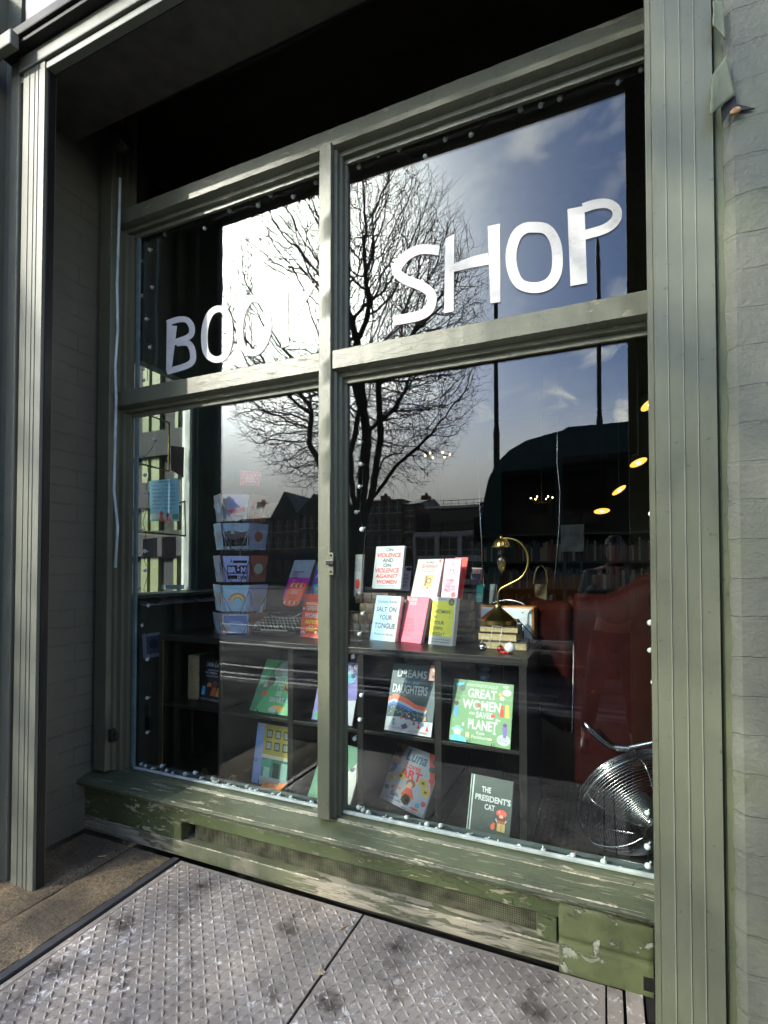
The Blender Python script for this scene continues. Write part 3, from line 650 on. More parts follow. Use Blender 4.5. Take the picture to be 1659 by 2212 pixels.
# ================================================================== shop interior
ZD = .175; ZS = 1.035; ZM = .615; YB = .27     # deck, bookcase top, middle shelf, bookcase front
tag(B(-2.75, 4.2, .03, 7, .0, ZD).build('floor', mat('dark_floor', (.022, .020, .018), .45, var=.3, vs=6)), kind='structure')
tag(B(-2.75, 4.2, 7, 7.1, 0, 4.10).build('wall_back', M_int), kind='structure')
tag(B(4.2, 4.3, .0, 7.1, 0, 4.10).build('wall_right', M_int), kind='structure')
XS = -2.75
wl = MB().box(XS-.08, XS, 1.12, 7.1, 0, 4.10).box(XS-.08, XS, -.0, 1.12, 0, 1.285).box(XS-.08, XS, -.0, 1.12, 2.80, 4.10).box(XS-.08, XS, -.0, .12, 1.285, 2.80)
tag(wl.build('wall_left', M_intgreen), kind='structure')
# side window in the left wall: post, pale edge, pane
sw = thing('side_window', (XS, .5, 1.29), 'tall side window at the left end of the display, dark green post beside it', 'window')
y405 = PX(403, 1277, XS).y
MB().box(XS-.07, XS+.03, y405+.03, 1.14, 1.29, 2.80).box(XS+.03, XS+.05, y405+.05, y405+.12, 1.29, 2.80).box(XS+.03, XS+.05, 1.02, 1.12, 1.29, 2.80).build('post', M_intgreen, sw, .004)
B(XS-.05, XS+.02, y405-.002, y405+.024, 1.29, 2.80).build('edge_strip', mat('pale_edge', (.62, .64, .56), .5), sw, .003)
B(XS-.03, XS-.024, .12, y405, 1.29, 2.80).build('glass_pane', M_glass2, sw)
B(XS-.06, XS+.18, .12, 1.12, 1.262, 1.284).build('ledge', M_intgreen, sw, .003)
# entrance porch outside that side window
pch = thing('entrance_porch', (-3.6, .5, 0), 'entrance porch seen through the side window, pale green boards on its wall', 'porch')
M_pg = mat('pale_green_boards', (.15, .165, .075), .55, var=.08); M_pgr = mat('grey_porch_panel', (.018, .017, .019), .8, var=.2, vs=4)
pb = MB()
B(-6.2, -2.86, 1.5, 1.6, 0, 4).build('wall', M_pgr, pch)
B(-6.2, -2.84, -.4, 1.6, -.02, .02).build('step', M_gran2, pch)
for (a, b) in ((-4.05, -3.97), (-3.93, -3.83), (-3.64, -3.60), (-4.4, -4.25), (-3.2, -3.1)): pb.box(a, b, 1.46, 1.5, .02, 3.6)
pb.build('board', M_pg, pch)
pd = MB()
for z in (.8, 1.56, 2.02, 2.5): pd.box(-4.3, -3.3, 1.42, 1.455, z, z+.24)
pd.build('panel', M_pgr, pch, .004)
def sidequad(k, pts, X, name, M, lab, cat, th=.003):
    ps = [PX(*D(k, *q), X) for q in pts]; return MB().poly(ps, (1, 0, 0), th, M).build(name, None, None, label=lab, cat=cat)
# brass-edged glass frames leaning in the side window
def brassframe(pts, lab):
    ps = [PX(*D('F', *q), XS+.06) for q in pts]; t = thing('glass_frame', ps[0], lab, 'frame'); MB().tube(ps, .007, 6, closed=False).build('frame_edge', M_brass, t, smooth='all')
    qs = [ps[0], ps[1], ps[2], ps[3]]; MB().poly(qs, (1, 0, 0), .003).build('glass_pane', M_glass2, t); return t
brassframe([(235, 90), (482, 182), (480, 515), (245, 455)], 'brass-edged glass frame hanging high in the side window')
brassframe([(235, 790), (590, 725), (596, 962), (240, 930)], 'brass-edged glass frame hanging low behind the opening hours sheet')
sidequad('F', [(490, 340), (585, 350), (580, 560), (495, 510)], XS-.01, 'paper_sheet', mat('grey_back_of_paper', (.16, .14, .15), .8), 'grey paper taped beside the upper glass frame', 'paper')
sidequad('F', [(300, 985), (400, 975), (398, 1110), (300, 1110)], XS-.01, 'paper_sheet', MT['grey_back_of_paper'], 'grey back of a notice left of its pair, low in the side window', 'paper')
sidequad('F', [(430, 972), (530, 965), (528, 1115), (430, 1115)], XS-.01, 'paper_sheet', MT['grey_back_of_paper'], 'grey back of a notice right of its pair, low in the side window', 'paper')
sidequad('F', [(455, 1300), (585, 1300), (585, 1330), (455, 1330)], XS-.01, 'notice', ink('b9d3de'), 'small pale blue notice at the foot of the side window', 'notice')

# ---- text as real mesh, cached
TXT = {}
def txtmesh(s, bold=0, shear=0):
    bold += .014
    k = (s, bold, shear)
    if k not in TXT:
        cu = bpy.data.curves.new('txt', 'FONT'); cu.body = s; cu.offset = bold; cu.shear = shear; cu.resolution_u = 3; cu.align_x = 'CENTER'; cu.space_line = .95
        o = bpy.data.objects.new('txt', cu); scene.collection.objects.link(o); bpy.context.view_layer.update()
        me = bpy.data.meshes.new_from_object(o.evaluated_get(bpy.context.evaluated_depsgraph_get()))
        vs = [tuple(v.co) for v in me.vertices]; fs = [tuple(p.vertices) for p in me.polygons]
        bpy.data.objects.remove(o); bpy.data.meshes.remove(me); bpy.data.curves.remove(cu)
        x0 = min(v[0] for v in vs); x1 = max(v[0] for v in vs); y0 = min(v[1] for v in vs); y1 = max(v[1] for v in vs)
        TXT[k] = ([((v[0]-x0)/(x1-x0), (v[1]-y0)/(y1-y0)) for v in vs], fs)
    return TXT[k]
class Face:
    """printed face: O top-left corner, U across, V down, N outwards"""
    def __init__(s, O, U, V, N): s.O, s.U, s.V, s.N = Vector(O), Vector(U), Vector(V), Vector(N).normalized()
    def pt(s, u, v, h=0): return s.O+s.U*u+s.V*v+s.N*h
    def deco(s, items, parent, tname='title'):
        art = MB(); ti = MB(); h = .0003
        for it in items:
            h += .00006; k = it[0]
            if k == 't':
                _, body, u0, v0, u1, v1, col = it[:7]; bold = it[7] if len(it) > 7 else .0; sh = it[8] if len(it) > 8 else 0
                vs, fs = txtmesh(body, bold, sh); ti.add([s.pt(u0+(u1-u0)*a, v1-(v1-v0)*b, h) for a, b in vs], fs, ink(col))
            elif k == 'r': _, u0, v0, u1, v1, col = it; art.add([s.pt(u0, v0, h), s.pt(u0, v1, h), s.pt(u1, v1, h), s.pt(u1, v0, h)], [(0,1,2,3)], ink(col))
            elif k == 'p': art.add([s.pt(u, v, h) for u, v in it[1]], [tuple(range(len(it[1])))], ink(it[2]))
            elif k == 'e':
                _, u, v, ru, rv, col = it; n = 18; art.add([s.pt(u+ru*math.cos(2*math.pi*i/n), v+rv*math.sin(2*math.pi*i/n), h) for i in range(n)], [tuple(range(n))], ink(col))
            elif k == 'arc':
                _, u, v, ru, rv, w, a0, a1, col = it; n = 20; vs = []
                for i in range(n+1):
                    a = rad(a0+(a1-a0)*i/n); vs += [s.pt(u+ru*math.cos(a), v-rv*math.sin(a), h), s.pt(u+(ru-w)*math.cos(a), v-(rv-w*rv/ru)*math.sin(a), h)]
                art.add(vs, [(2*i, 2*i+1, 2*i+3, 2*i+2) for i in range(n)], ink(col))
        if art.v: art.build('artwork', None, parent)
        if ti.v: ti.build(tname, None, parent)
def rectframe(pl, pr, tl, Yl, Yr, zb):
    """bottom corners at depths Yl,Yr standing on height zb; top-left from its pixel"""
    a = P(pl[0], pl[1], Yl); b = P(pr[0], pr[1], Yr)
    if zb is not None: a.z = b.z = zb
    w = b-a; d = ray(*tl); n = w.normalized(); t = n.dot(a-CAMP)/n.dot(d); u = CAMP+d*t-a
    return a, w, u
def book(lab, pl, pr, tl, Yl, Yr, zb, th, col, items, pages=None, group=None, spine=None, name='book', cat='book', maxlean=None):
    a, w, u = rectframe(pl, pr, tl, Yl, Yr, zb)
    un = u.normalized()
    if un.y < .02 or (maxlean and math.degrees(math.asin(min(1, un.y))) > maxlean) or un.z < .3:
        ln = rad(min(maxlean or 20, 20)); hN = Vector((-w.y, w.x, 0)).normalized(); hN = hN if hN.y > 0 else -hN
        # keep the height seen in the photograph
        H = (P(tl[0], tl[1], (Yl+Yr)/2).z-a.z)*1.02; u = (Vector((0, 0, 1))*math.cos(ln)+hN*math.sin(ln))*H/math.cos(ln)
    Nn = w.cross(u).normalized()
    if Nn.y > 0: Nn = -Nn
    t = thing(name, a+w/2, lab, cat, group)
    wn = w.normalized(); un = u.normalized(); M = Matrix((( wn.x, un.x, Nn.x, a.x), (wn.y, un.y, Nn.y, a.y), (wn.z, un.z, Nn.z, a.z), (0, 0, 0, 1)))
    lw, lu = w.length, u.length; ct = .0022
    C = ink(col)
    mb = MB().box(0, lw, 0, lu, -ct, 0, None, M).box(0, lw, 0, lu, -th, -th+ct, None, M).box(-.001, ct, 0, lu, -th, 0, None, M)
    mb.build('cover', ink(spine) if spine else C, t, .0008)
    if spine: B(0, 0, 0, 0, 0, 0)
    front = MB().box(.0015, lw-.0005, .0005, lu-.0005, 0.0001, .00025, None, M); front.build('front_cover', C, t)
    MB().box(ct, lw-.003, .003, lu-.003, -th+ct, -ct, None, M).build('pages', pages or M_pagew, t)
    f = Face(a+u, w, -u, Nn); f.deco(items, t); f.thing = t; f.M = M; return f
def stand(f, lab, lw=.1, off=(.25, .75)):      # little chrome easel clips in front of a book foot
    t = thing('book_stand', f.O+f.V+f.U*.5, lab, 'book stand', 'chrome book stands')
    for u in off:
        p = f.O+f.V+f.U*u; q = p+f.N*.012
        MB().tube([p-f.N*.06+Vector((0, 0, .002)), p+Vector((0, 0, -.003)), q+Vector((0, 0, -.002)), q+Vector((0, 0, .026))], .0022, 6).build('prong', M_steel, t, smooth='all')
    return t

# ---------------------------------------------------------------- bookcase
XB = [-2.52, -2.055, -1.575, -1.15, -.735, -.335]
bc = thing('bookcase', (-1.43, YB, ZD), 'long low black cube bookcase filling the window, books standing in and on it', 'bookcase')
B(XB[0]-.02, XB[-1]+.022, YB-.004, .86, ZS-.035, ZS).build('top_board', M_blackw, bc, .002)
B(XB[0]-.02, XB[-1]+.02, YB, .86, ZD+.001, ZD+.02).build('bottom_board', M_blackw, bc, .002)
for i, x in enumerate(XB):
    B(x-.017, x+.017, YB+(0 if i in (0, 5) else .004), .855, ZD+.021, ZS-.036).build('upright', M_blackw, bc, .0015)
for i in range(5): B(XB[i]+.018, XB[i+1]-.018, YB+.006, .85, ZM-.018, ZM).build('shelf', M_blackw, bc, .0015)
B(XB[0], XB[-1], .856, .866, ZD+.02, ZS-.036).build('back_panel', M_dark, bc)
B(XB[0]+.02, XB[0]+.026, YB-.004, YB-.001, ZD+.02, ZS-.036).build('edge_strip', M_brass, bc)

# ---------------------------------------------------------------- books on top of the bookcase
G1 = 'paperbacks propped up on the bookcase'
k = 'N'
SUP = .74
book('white paperback with red and black capitals on violence, on top of the old book stack', (803.5, 1267), (865, 1271.6), (813.4, 1180.5), .73, .70, 1.322, .022, 'e6ebf2',
     [('t','ON',.37,.05,.62,.13,'1c1c24',.02),('t','VIOLENCE',.06,.16,.92,.27,'b00c1a',.03,.12),('t','AND',.28,.29,.66,.38,'1c1c24',.02),('t','ON',.32,.41,.60,.50,'1c1c24',.02),
      ('t','VIOLENCE',.04,.52,.90,.63,'c8202c',.02,.12),('t','AGAINST',.08,.66,.88,.76,'c8202c',.02,.12),('t','WOMEN',.14,.79,.86,.89,'c8202c',.02,.12),('t','JACQUELINE ROSE',.2,.92,.8,.955,'4a66a0')], group=G1)
book('cream paperback with a playing-card picture, leaning between two pink books and the stack', (886, 1288), (942, 1290), (904, 1208), .72, .68, 1.262, .03, 'e9e6df',
     [('t','Kate Manne',.33,.06,.68,.10,'333333'),('t','Entitled',.22,.13,.80,.22,'b84a5c',.01),('t','How Male Privilege',.25,.26,.75,.29,'444444'),('t','Hurts Women',.32,.30,.68,.33,'444444'),
      ('r',.40,.40,.72,.68,'c9a24c'),('r',.44,.42,.50,.66,'7e3a2c'),('e',.58,.54,.10,.07,'3a2a20'),('e',.58,.54,.06,.04,'d9c078'),('r',.36,.68,.66,.74,'e9e0d0'),('r',.38,.70,.42,.73,'a02020'),('r',.55,.69,.6,.73,'303030'),('e',.88,.05,.04,.045,'c06020')], group=G1)
book('pale pink paperback with a red line drawing of a seated woman, upper row', (952, 1288), (987, 1289), (962, 1207), .70, .68, 1.262, .012, 'f0a8c4',
     [('e',.52,.16,.09,.04,'c8304a'),('e',.52,.17,.06,.03,'f0a8c4'),('arc',.5,.34,.16,.10,.03,20,200,'c8304a'),('arc',.35,.42,.2,.07,.03,-60,110,'c8304a'),('p',[(.3,.2),(.33,.2),(.45,.3),(.42,.31)],'c8304a'),('p',[(.55,.25),(.72,.4),(.69,.41),(.53,.27)],'c8304a'),
      ('t','WOMEN',.18,.49,.72,.56,'d01830',.03),('t','DON\'T',.2,.57,.62,.63,'d01830',.03),('t','OWE YOU',.16,.64,.84,.71,'d01830',.03),('t','PRETTY',.14,.72,.84,.80,'d01830',.03),('e',.74,.86,.14,.06,'d01830'),('t','FLORENCE GIVEN',.1,.95,.82,.985,'ffffff')], pages=ink('e03a34'), group=G1)
book('bright red book standing directly behind the pale pink one', (968, 1286), (996, 1287), (984, 1204), .745, .735, 1.262, .012, 'dd3a2e', [], pages=M_page, group=G1)
for nm, args in (('a', 0),):
    pass
book('blue and white paperback about the sea, leftmost of the lower row', (799, 1381), (853, 1384), (814, 1286), .56, .52, ZS+.001, .03, 'dfe8ee',
     [('p',[(0,0),(.62,0),(.56,.3),(.66,.62),(.46,.75),(.52,1),(0,1)],'8fb2cf'),('arc',.3,.3,.25,.10,.04,0,200,'b8d0e2'),('arc',.35,.55,.3,.12,.05,30,220,'a6c4dc'),('arc',.3,.75,.25,.10,.05,0,200,'b4cfe2'),
      ('t','Charlotte Runcie',.08,.10,.86,.165,'30506c',.005),('t','SALT ON',.08,.25,.88,.36,'1d3550',.012),('t','YOUR',.22,.43,.76,.54,'1d3550',.012),('t','TONGUE',.1,.61,.92,.73,'1d3550',.012),('t','Women and the Sea',.12,.83,.88,.88,'30506c')], pages=M_pagew, spine='c9808c', group=G1)
book('plain hot pink paperback in the middle of the lower row', (861, 1381), (909, 1385), (880.5, 1288), .56, .52, ZS+.001, .028, 'f0607c',
     [('t','AUDRE\nLORDE',.03,.03,.48,.19,'ffdfe2',.006),('t','YOUR\nSILENCE\nWILL NOT\nPROTECT\nYOU',.05,.47,.58,.86,'c8283e',.0),('t','afterword',.7,.92,.92,.94,'c8283e')], pages=M_page, group=G1)
book('yellow and white paperback with a dark round badge, rightmost of the lower row', (925, 1390), (977, 1395), (936, 1289), .53, .49, ZS+.001, .034, 'f2f2ee',
     [('r',0,.085,.93,.82,'ddd72a'),('r',.93,.085,1,.82,'f2f2ee'),('t','ANNE DICKSON',.1,.03,.58,.055,'404040',.01),('t','A',.12,.15,.22,.22,'5a5a20',.012),('t','WOMAN',.11,.27,.78,.345,'5a5a20',.012),('t','IN',.12,.39,.24,.46,'5a5a20',.012),
      ('t','YOUR',.12,.505,.58,.58,'5a5a20',.012),('t','OWN',.12,.62,.52,.695,'5a5a20',.012),('t','RIGHT',.13,.74,.66,.815,'5a5a20',.012),('e',.80,.10,.125,.075,'50501c'),('t','The\nAssertive\nClassic',.72,.06,.88,.14,'e8e080'),
      ('t','The art of assertive, clear',.12,.87,.88,.90,'303030'),('t','and honest communication',.13,.92,.86,.95,'303030')], pages=M_pagew, group=G1)
book('purple and lilac paperback leaning far back behind the orange tag', (610, 1276), (655, 1277), (636.5, 1210), .66, .62, 1.25, .045, 'c9d3e8',
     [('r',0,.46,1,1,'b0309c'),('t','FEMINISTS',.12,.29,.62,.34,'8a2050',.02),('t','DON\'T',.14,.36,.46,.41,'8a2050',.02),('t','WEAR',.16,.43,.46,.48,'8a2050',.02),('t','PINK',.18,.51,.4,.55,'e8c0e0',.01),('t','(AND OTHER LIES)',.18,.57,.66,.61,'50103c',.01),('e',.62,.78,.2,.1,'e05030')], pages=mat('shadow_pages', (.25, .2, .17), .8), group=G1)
book('teal, purple and pink paperback in white capitals, half hidden by the mullion', (666, 1276), (716, 1276), (687, 1213), .60, .56, 1.25, .03, '1fa6a4',
     [('p',[(0,.2),(.3,.14),(1,.42),(1,.55),(0,.9)],'5a3a9c'),('p',[(.55,.3),(1,.22),(1,.62),(.7,.6)],'e03a84'),('p',[(.05,.62),(.4,.55),(.9,.75),(.3,.95)],'1fa6a4'),('p',[(.1,1),(.6,.8),(1,.66),(1,1)],'e03a84'),
      ('t','CLIMATE',.10,.11,.98,.22,'ffffff',.018,.15),('t','JUSTICE',.06,.33,.94,.44,'ffffff',.018,.15),('t','MARY',.18,.66,.62,.75,'ffffff',.018,.15),('t','ROBINSON',.02,.84,.96,.94,'ffffff',.018,.15)], group=G1)
f = book('bright red and orange picture book with white hand lettering, left of the mullion', (648, 1373), (697, 1376.5), (657, 1283), .52, .48, ZS+.001, .02, 'dc3a22',
     [('t','FANTASTICALLY',.14,.19,.74,.25,'f6d8b0',.01),('t','GREAT',.18,.27,.72,.38,'fff4e6',.02),('t','WOMEN',.12,.43,.82,.55,'fff4e6',.02),('t','ARTISTS',.16,.60,.78,.69,'ffc928',.02),('t','and their',.34,.72,.62,.75,'ffe9b0'),('t','STORIES',.24,.77,.72,.86,'ffc928',.02),
      ('t','Kate Pankhurst',.12,.10,.86,.16,'8c1d30',.0),('e',.86,.36,.06,.035,'7ec0e0'),('e',.06,.34,.06,.03,'a8c8f0'),('e',.9,.70,.09,.05,'3a2018'),('e',.88,.72,.06,.035,'c8864c'),('e',.68,.85,.09,.05,'5c2c1c'),('e',.68,.87,.06,.035,'e8b890'),('e',.12,.90,.10,.05,'e8e0f0'),('e',.12,.93,.05,.03,'506cc0'),('p',[(.1,1),(.3,.92),(.8,.92),(.95,1)],'e8604c')], group=G1)
book('dark green paperback with teal scale pattern lying back beside the typewriter', (523, 1343), (553, 1341), (537, 1287), .56, .54, ZS+.02, .03, '12403c',
     [('p',[(.72,.0),(1,0),(1,1),(.86,1)],'1fb0a0')]+[('e',.80+.1*(i % 2),.04+.07*i,.05,.03,'0d7068') for i in range(13)]+[('t','MARY\nBEARD',.08,.34,.62,.56,'f0f0ee',.015,.15)], group=G1)
# orange tag-shaped booklet with a rounded foot
a, w, u = rectframe((610.5, 1300), (645, 1303), (628, 1258), .50, .48, None)
tg = thing('booklet', a, 'orange tag-shaped booklet with white half-circles hanging over the typewriter', 'booklet')
cp = [a+u*1.0, a+u*.0]+[a+w*.5+(-w*.5*math.cos(rad(t)))-u*.16*math.sin(rad(t)) for t in range(15, 180, 15)]+[a+w, a+w+u]
Nn = w.cross(u).normalized(); Nn = -Nn if Nn.y > 0 else Nn
MB().poly(cp, -Nn, .008).build('cover', ink('e8501e'), tg)
it = []
for i in range(3):
    for (v, r) in ((.16, .10), (1.0, .10), (-.0, .05)):
        uu = .2+.3*i; it += [('p', [(uu+r*math.cos(rad(q)), v+r*.9*math.sin(rad(q))) for q in range(90, 271, 20)], 'f4ede4'), ('p', [(uu+r*.9*math.cos(rad(q)), v+r*.9*math.sin(rad(q))) for q in range(-90, 91, 20)], '7a3c1c')]
it += [('t','CHIMAMANDA\nNGOZI\nADICHIE',.12,.32,.88,.56,'ffe9dc',.015),('t','WE SHOULD\nALL BE\nFEMINISTS',.2,.64,.8,.88,'8c2c10',.01)]
Face(a+u, w, -u, Nn).deco(it, tg)

# ---------------------------------------------------------------- old books used as stands
OLD = [mat('old_leather_brown', (.075, .045, .025), .6, var=.5, vs=25, bump=.6), mat('old_leather_dark', (.022, .016, .013), .55, var=.4, vs=25, bump=.6), mat('old_leather_tan', (.13, .085, .045), .6, var=.5, vs=25, bump=.6), mat('old_cloth_grey', (.06, .055, .05), .8, var=.4, vs=25, bump=.5)]
M_oldp = mat('old_page_block', (.42, .32, .17), .85, var=.35, vs=120, bump=.5)
def flatbook(lab, c, w, d, h, rz, M, grp, ribs=True):
    """lying book: spine towards the window"""
    t = thing('old_book', c, lab, 'book', grp); R = Matrix.Translation(Vector(c)) @ Matrix.Rotation(rad(rz), 4, 'Z')
    ct = .004; mb = MB().box(-w/2, w/2, -d/2, d/2, 0, ct, None, R).box(-w/2, w/2, -d/2, d/2, h-ct, h, None, R)
    n = 8; vs = [(x, -d/2-.006*math.sin(math.pi*i/n), h*i/n) for x in (-w/2, w/2) for i in range(n+1)]+[(x, -d/2+.006, z) for x in (-w/2, w/2) for z in (h, 0)]
    mb.add([R @ Vector(v) for v in vs], [(i, i+1, n+2+i, n+1+i) for i in range(n)])
    if ribs:
        for x in (-w*.3, 0, w*.3): mb.box(x-.004, x+.004, -d/2-.009, -d/2, .004, h-.004, None, R)
    mb.build('cover', M, t, .0015); MB().box(-w/2+.005, w/2-.005, -d/2+.004, d/2-.005, ct, h-ct, None, R).build('pages', M_oldp, t); return t
def flatpages(lab, c, w, d, h, rz, M, grp):    # page edges towards the window
    t = flatbook(lab, c, w, d, h, rz+180, M, grp, False); return t
GO = 'old books stacked as stands on the bookcase'
z = ZS
x = P(805, 1300, .66).x
for i, (h, w, M, nm) in enumerate(((.075, .20, OLD[1], 'thick dark old book at the foot of the left stack'), (.060, .19, OLD[0], 'brown old book, second from the foot of the left stack'), (.062, .17, OLD[2], 'tan old book with a ridged rounded spine in the left stack'), (.062, .21, OLD[0], 'brown worn old book at the top of the left stack'))):
    flatbook(nm, (x-.03+[.0, -.01, .03, .02][i], .74, z), w, .15, h, random.uniform(-4, 4), M, GO); z += h+.001
for j, (xc, lab) in enumerate(((P(905, 1300, .7).x, 'behind the pink paperback'), (P(985, 1300, .7).x, 'at the right behind the yellow paperback'))):
    z = ZS
    for i in range(4):
        h = (.056, .058, .052, .058)[i]
        flatbook('dark old book %s, %s of its stack' % (lab, ('at the foot', 'second up', 'third up', 'topmost')[i]), (xc+random.uniform(-.02, .02), .76, z), .17+.04*random.random(), .16, h, random.uniform(-6, 6), OLD[(i+j) % 2 if i % 2 else 1], GO); z += h+.001
# left group support
z = ZS; xc = P(650, 1300, .68).x
for i in range(3): flatbook('dark old book under the purple paperback, %s' % ('lowest of three', 'middle of three', 'uppermost of three')[i], (xc+.02*i, .74, z), .34, .16, .069, 2*i, OLD[1], GO); z += .07
# under the lamp: three with page edges to the window
GL = 'three old books under the brass lamp'; lc = P(1082, 1385, .56)
z = ZS
for i, (dx, w, h, M, lab) in enumerate(((.02, .235, .042, OLD[3], 'lowest and widest old book under the brass lamp'), (-.0, .20, .040, OLD[0], 'middle old book under the brass lamp, page edges yellowed'), (.0, .195, .034, OLD[1], 'top old book carrying the brass lamp'))):
    flatpages(lab, (lc.x+dx, .56+.0, z), w, .16, h, (3, -4, 2)[i], M, GL); z += h+.001
ZL = z
# ---------------------------------------------------------------- lamp
def at(px, py, Y): return P(px, py, Y)
YLp = .56; base = P(1075, 1345, YLp); base.z = ZL
lamp = thing('desk_lamp', base, 'brass swan-neck desk lamp with a bare candle bulb on three old books', 'lamp')
sc_ = .098
MB().lathe([(.0, 0), (.9*sc_, 0), (1.0*sc_, .004), (1.0*sc_, .024), (.93*sc_, .030), (.85*sc_, .032), (.5*sc_, .062), (.2*sc_, .085), (.14*sc_, .10), (.14*sc_, .104), (0, .104)], base, 40).build('foot', M_brass, lamp, smooth=True)
neck = [(1075.5, 1310), (1076, 1285), (1082, 1272), (1100, 1262), (1125, 1248), (1138, 1228), (1140, 1205), (1134, 1185), (1120, 1170), (1105, 1164), (1091, 1163), (1084, 1166)]
npts = [P(a.x, a.y, YLp) for a in spline(neck, 6)]
MB().tube(npts, .0058, 12).build('neck', M_brass, lamp, smooth='all')
hp = P(1083, 1163, YLp)
MB().ball(hp+Vector((0, 0, .004)), .010, 10).lathe([(.008, .0), (.022, -.006), (.034, -.018), (.039, -.032), (.040, -.038), (.050, -.040), (.050, -.047), (.030, -.048), (.0, -.048)], hp, 28).build('cap', M_brass, lamp, smooth=True)
rb = MB()
for i in range(16):
    a = 2*math.pi*i/16; rb.tube([hp+Vector((r*math.cos(a), r*math.sin(a), zz)) for r, zz in ((.012, -.002), (.026, -.006), (.038, -.020), (.043, -.038))], .0022, 5)
rb.build('cap_rib', M_brass, lamp)
MB().lathe([(.0, -.048), (.017, -.048), (.018, -.075), (.015, -.085), (.0, -.085)], hp, 18).build('socket', M_black, lamp, smooth=True)
MB().lathe([(.0, -.084), (.012, -.085), (.021, -.105), (.023, -.125), (.018, -.150), (.009, -.175), (.003, -.187), (0, -.188)], hp, 22).build('bulb', glass_mat('amber_bulb_glass', .15, (.80, .66, .34)), lamp, smooth='all')
MB().tube([hp+Vector((0, 0, -.088)), hp+Vector((.005, 0, -.12)), hp+Vector((-.005, 0, -.145)), hp+Vector((0, 0, -.165))], .0018, 6).build('filament', M_brass, lamp)
MB().tube([P(*q, .62) for q in ((1105, 1336), (1117, 1338), (1128, 1348), (1145, 1366), (1158, 1385))], .003, 6).build('cord', M_black, lamp, smooth='all')
# ---------------------------------------------------------------- radio
rl = P(1035, 1395, .78); rr = P(1154, 1385, .74); zt = P(1100, 1309, .76).z
radio = thing('radio', (rl+rr)/2, 'retro radio with wooden sides, white front and chrome handle behind the lamp', 'radio')
wv = (rr-rl); wv.z = 0; wl_ = wv.length; wn = wv.normalized(); Rr = Matrix.Translation(Vector((rl.x, rl.y, ZS))) @ Matrix.Rotation(math.atan2(wn.y, wn.x), 4, 'Z'); Hh = zt-ZS
M_wood = mat('orange_wood', (.42, .18, .05), .4, var=.2, vs=30)
MB().box(-.0, wl_, .002, .09, .003, Hh, None, Rr).build('cabinet', M_wood, radio, .01, seg=3)
MB().box(.012, wl_-.012, -.003, .002, .014, Hh-.012, None, Rr).build('front_panel', mat('radio_panel', (.62, .66, .70), .4), radio, .003)
kb = MB()
for x, z_, r in ((wl_*.72, Hh*.62, .010), (wl_*.93, Hh*.84, .004), (wl_*.93, Hh*.12, .004), (wl_*.5, Hh*.84, .004), (wl_*.8, Hh*.84, .003)): kb.lathe([(0, 0), (r, 0), (r, .007), (0, .007)], Rr @ Vector((x, -.0035, z_)), 14, None, Matrix.Rotation(rad(90), 4, 'X'))
kb.build('knob', M_steel, radio)
hn = [Rr @ Vector((wl_*(.2+.62*t), .04, Hh+.03*math.sin(math.pi*t)**.6)) for t in [i/14 for i in range(15)]]
MB().tube(hn, .006, 8).build('handle', M_steel, radio, smooth='all')
MB().tube([P(1050, 1385, .8), P(1040.5, 1180, .76), P(1031.5, 997, .72)], [.0032, .0022, .0014], 6).ball(P(1031.5, 996, .72), .004, 6).build('antenna', M_steel, radio, smooth='all')
# ---------------------------------------------------------------- ornaments in front of the lamp books
def bauble(px, py, r, M, lab):
    p = P(px, py, .40); p.z = ZS+r; t = thing('bauble', p-Vector((0, 0, r)), lab, 'bauble'); MB().ball(p, r, 14).build('ball', M, t, smooth='all')
    MB().lathe([(0, 0), (.005, 0), (.005, .006), (0, .006)], p+Vector((0, 0, r-.001)), 10).build('cap', M_brass, t)
bauble(1043, 1384, .0215, mat('mirror_silver', (.8, .8, .8), .06, 1, var=0), 'mirrored silver bauble at the foot of the lamp books')
bauble(1081, 1385, .017, mat('red_metallic', (.35, .01, .02), .15, .8, var=0), 'dark red shiny bauble between the silver and the white one')
bauble(1101, 1386, .0255, mat('pearl_white', (.75, .75, .75), .15, 0, var=0, coat=.5), 'large pearl white bauble beside the red one')
p = P(1087, 1393, .37); p.z = ZS; t = thing('red_berries', p, 'little bunch of red berries in front of the baubles', 'berries')
mb = MB(); [mb.ball(p+Vector((dx, dy, .006)), .0065, 8) for dx, dy in ((0, 0), (.013, .004), (-.01, .006), (.022, -.002), (.006, -.008))]; mb.build('berry', mat('berry_red', (.5, .03, .02), .3), t, smooth='all')
t = thing('acrylic_stand', P(1075, 1390, .36), 'clear bent acrylic display stand before the lamp books', 'stand')
ap = [P(1058, 1398, .36), P(1064, 1352, .37), P(1085, 1354, .37), P(1078, 1396, .34)]
MB().tube(ap, .0016, 6).tube([P(1040, 1388, .36), P(1042, 1376, .36), P(1056, 1378, .36), P(1057, 1394, .35)], .0014, 6).build('clear_plate', mat('acrylic', (.75, .75, .72), .12, .2), t, smooth='all')
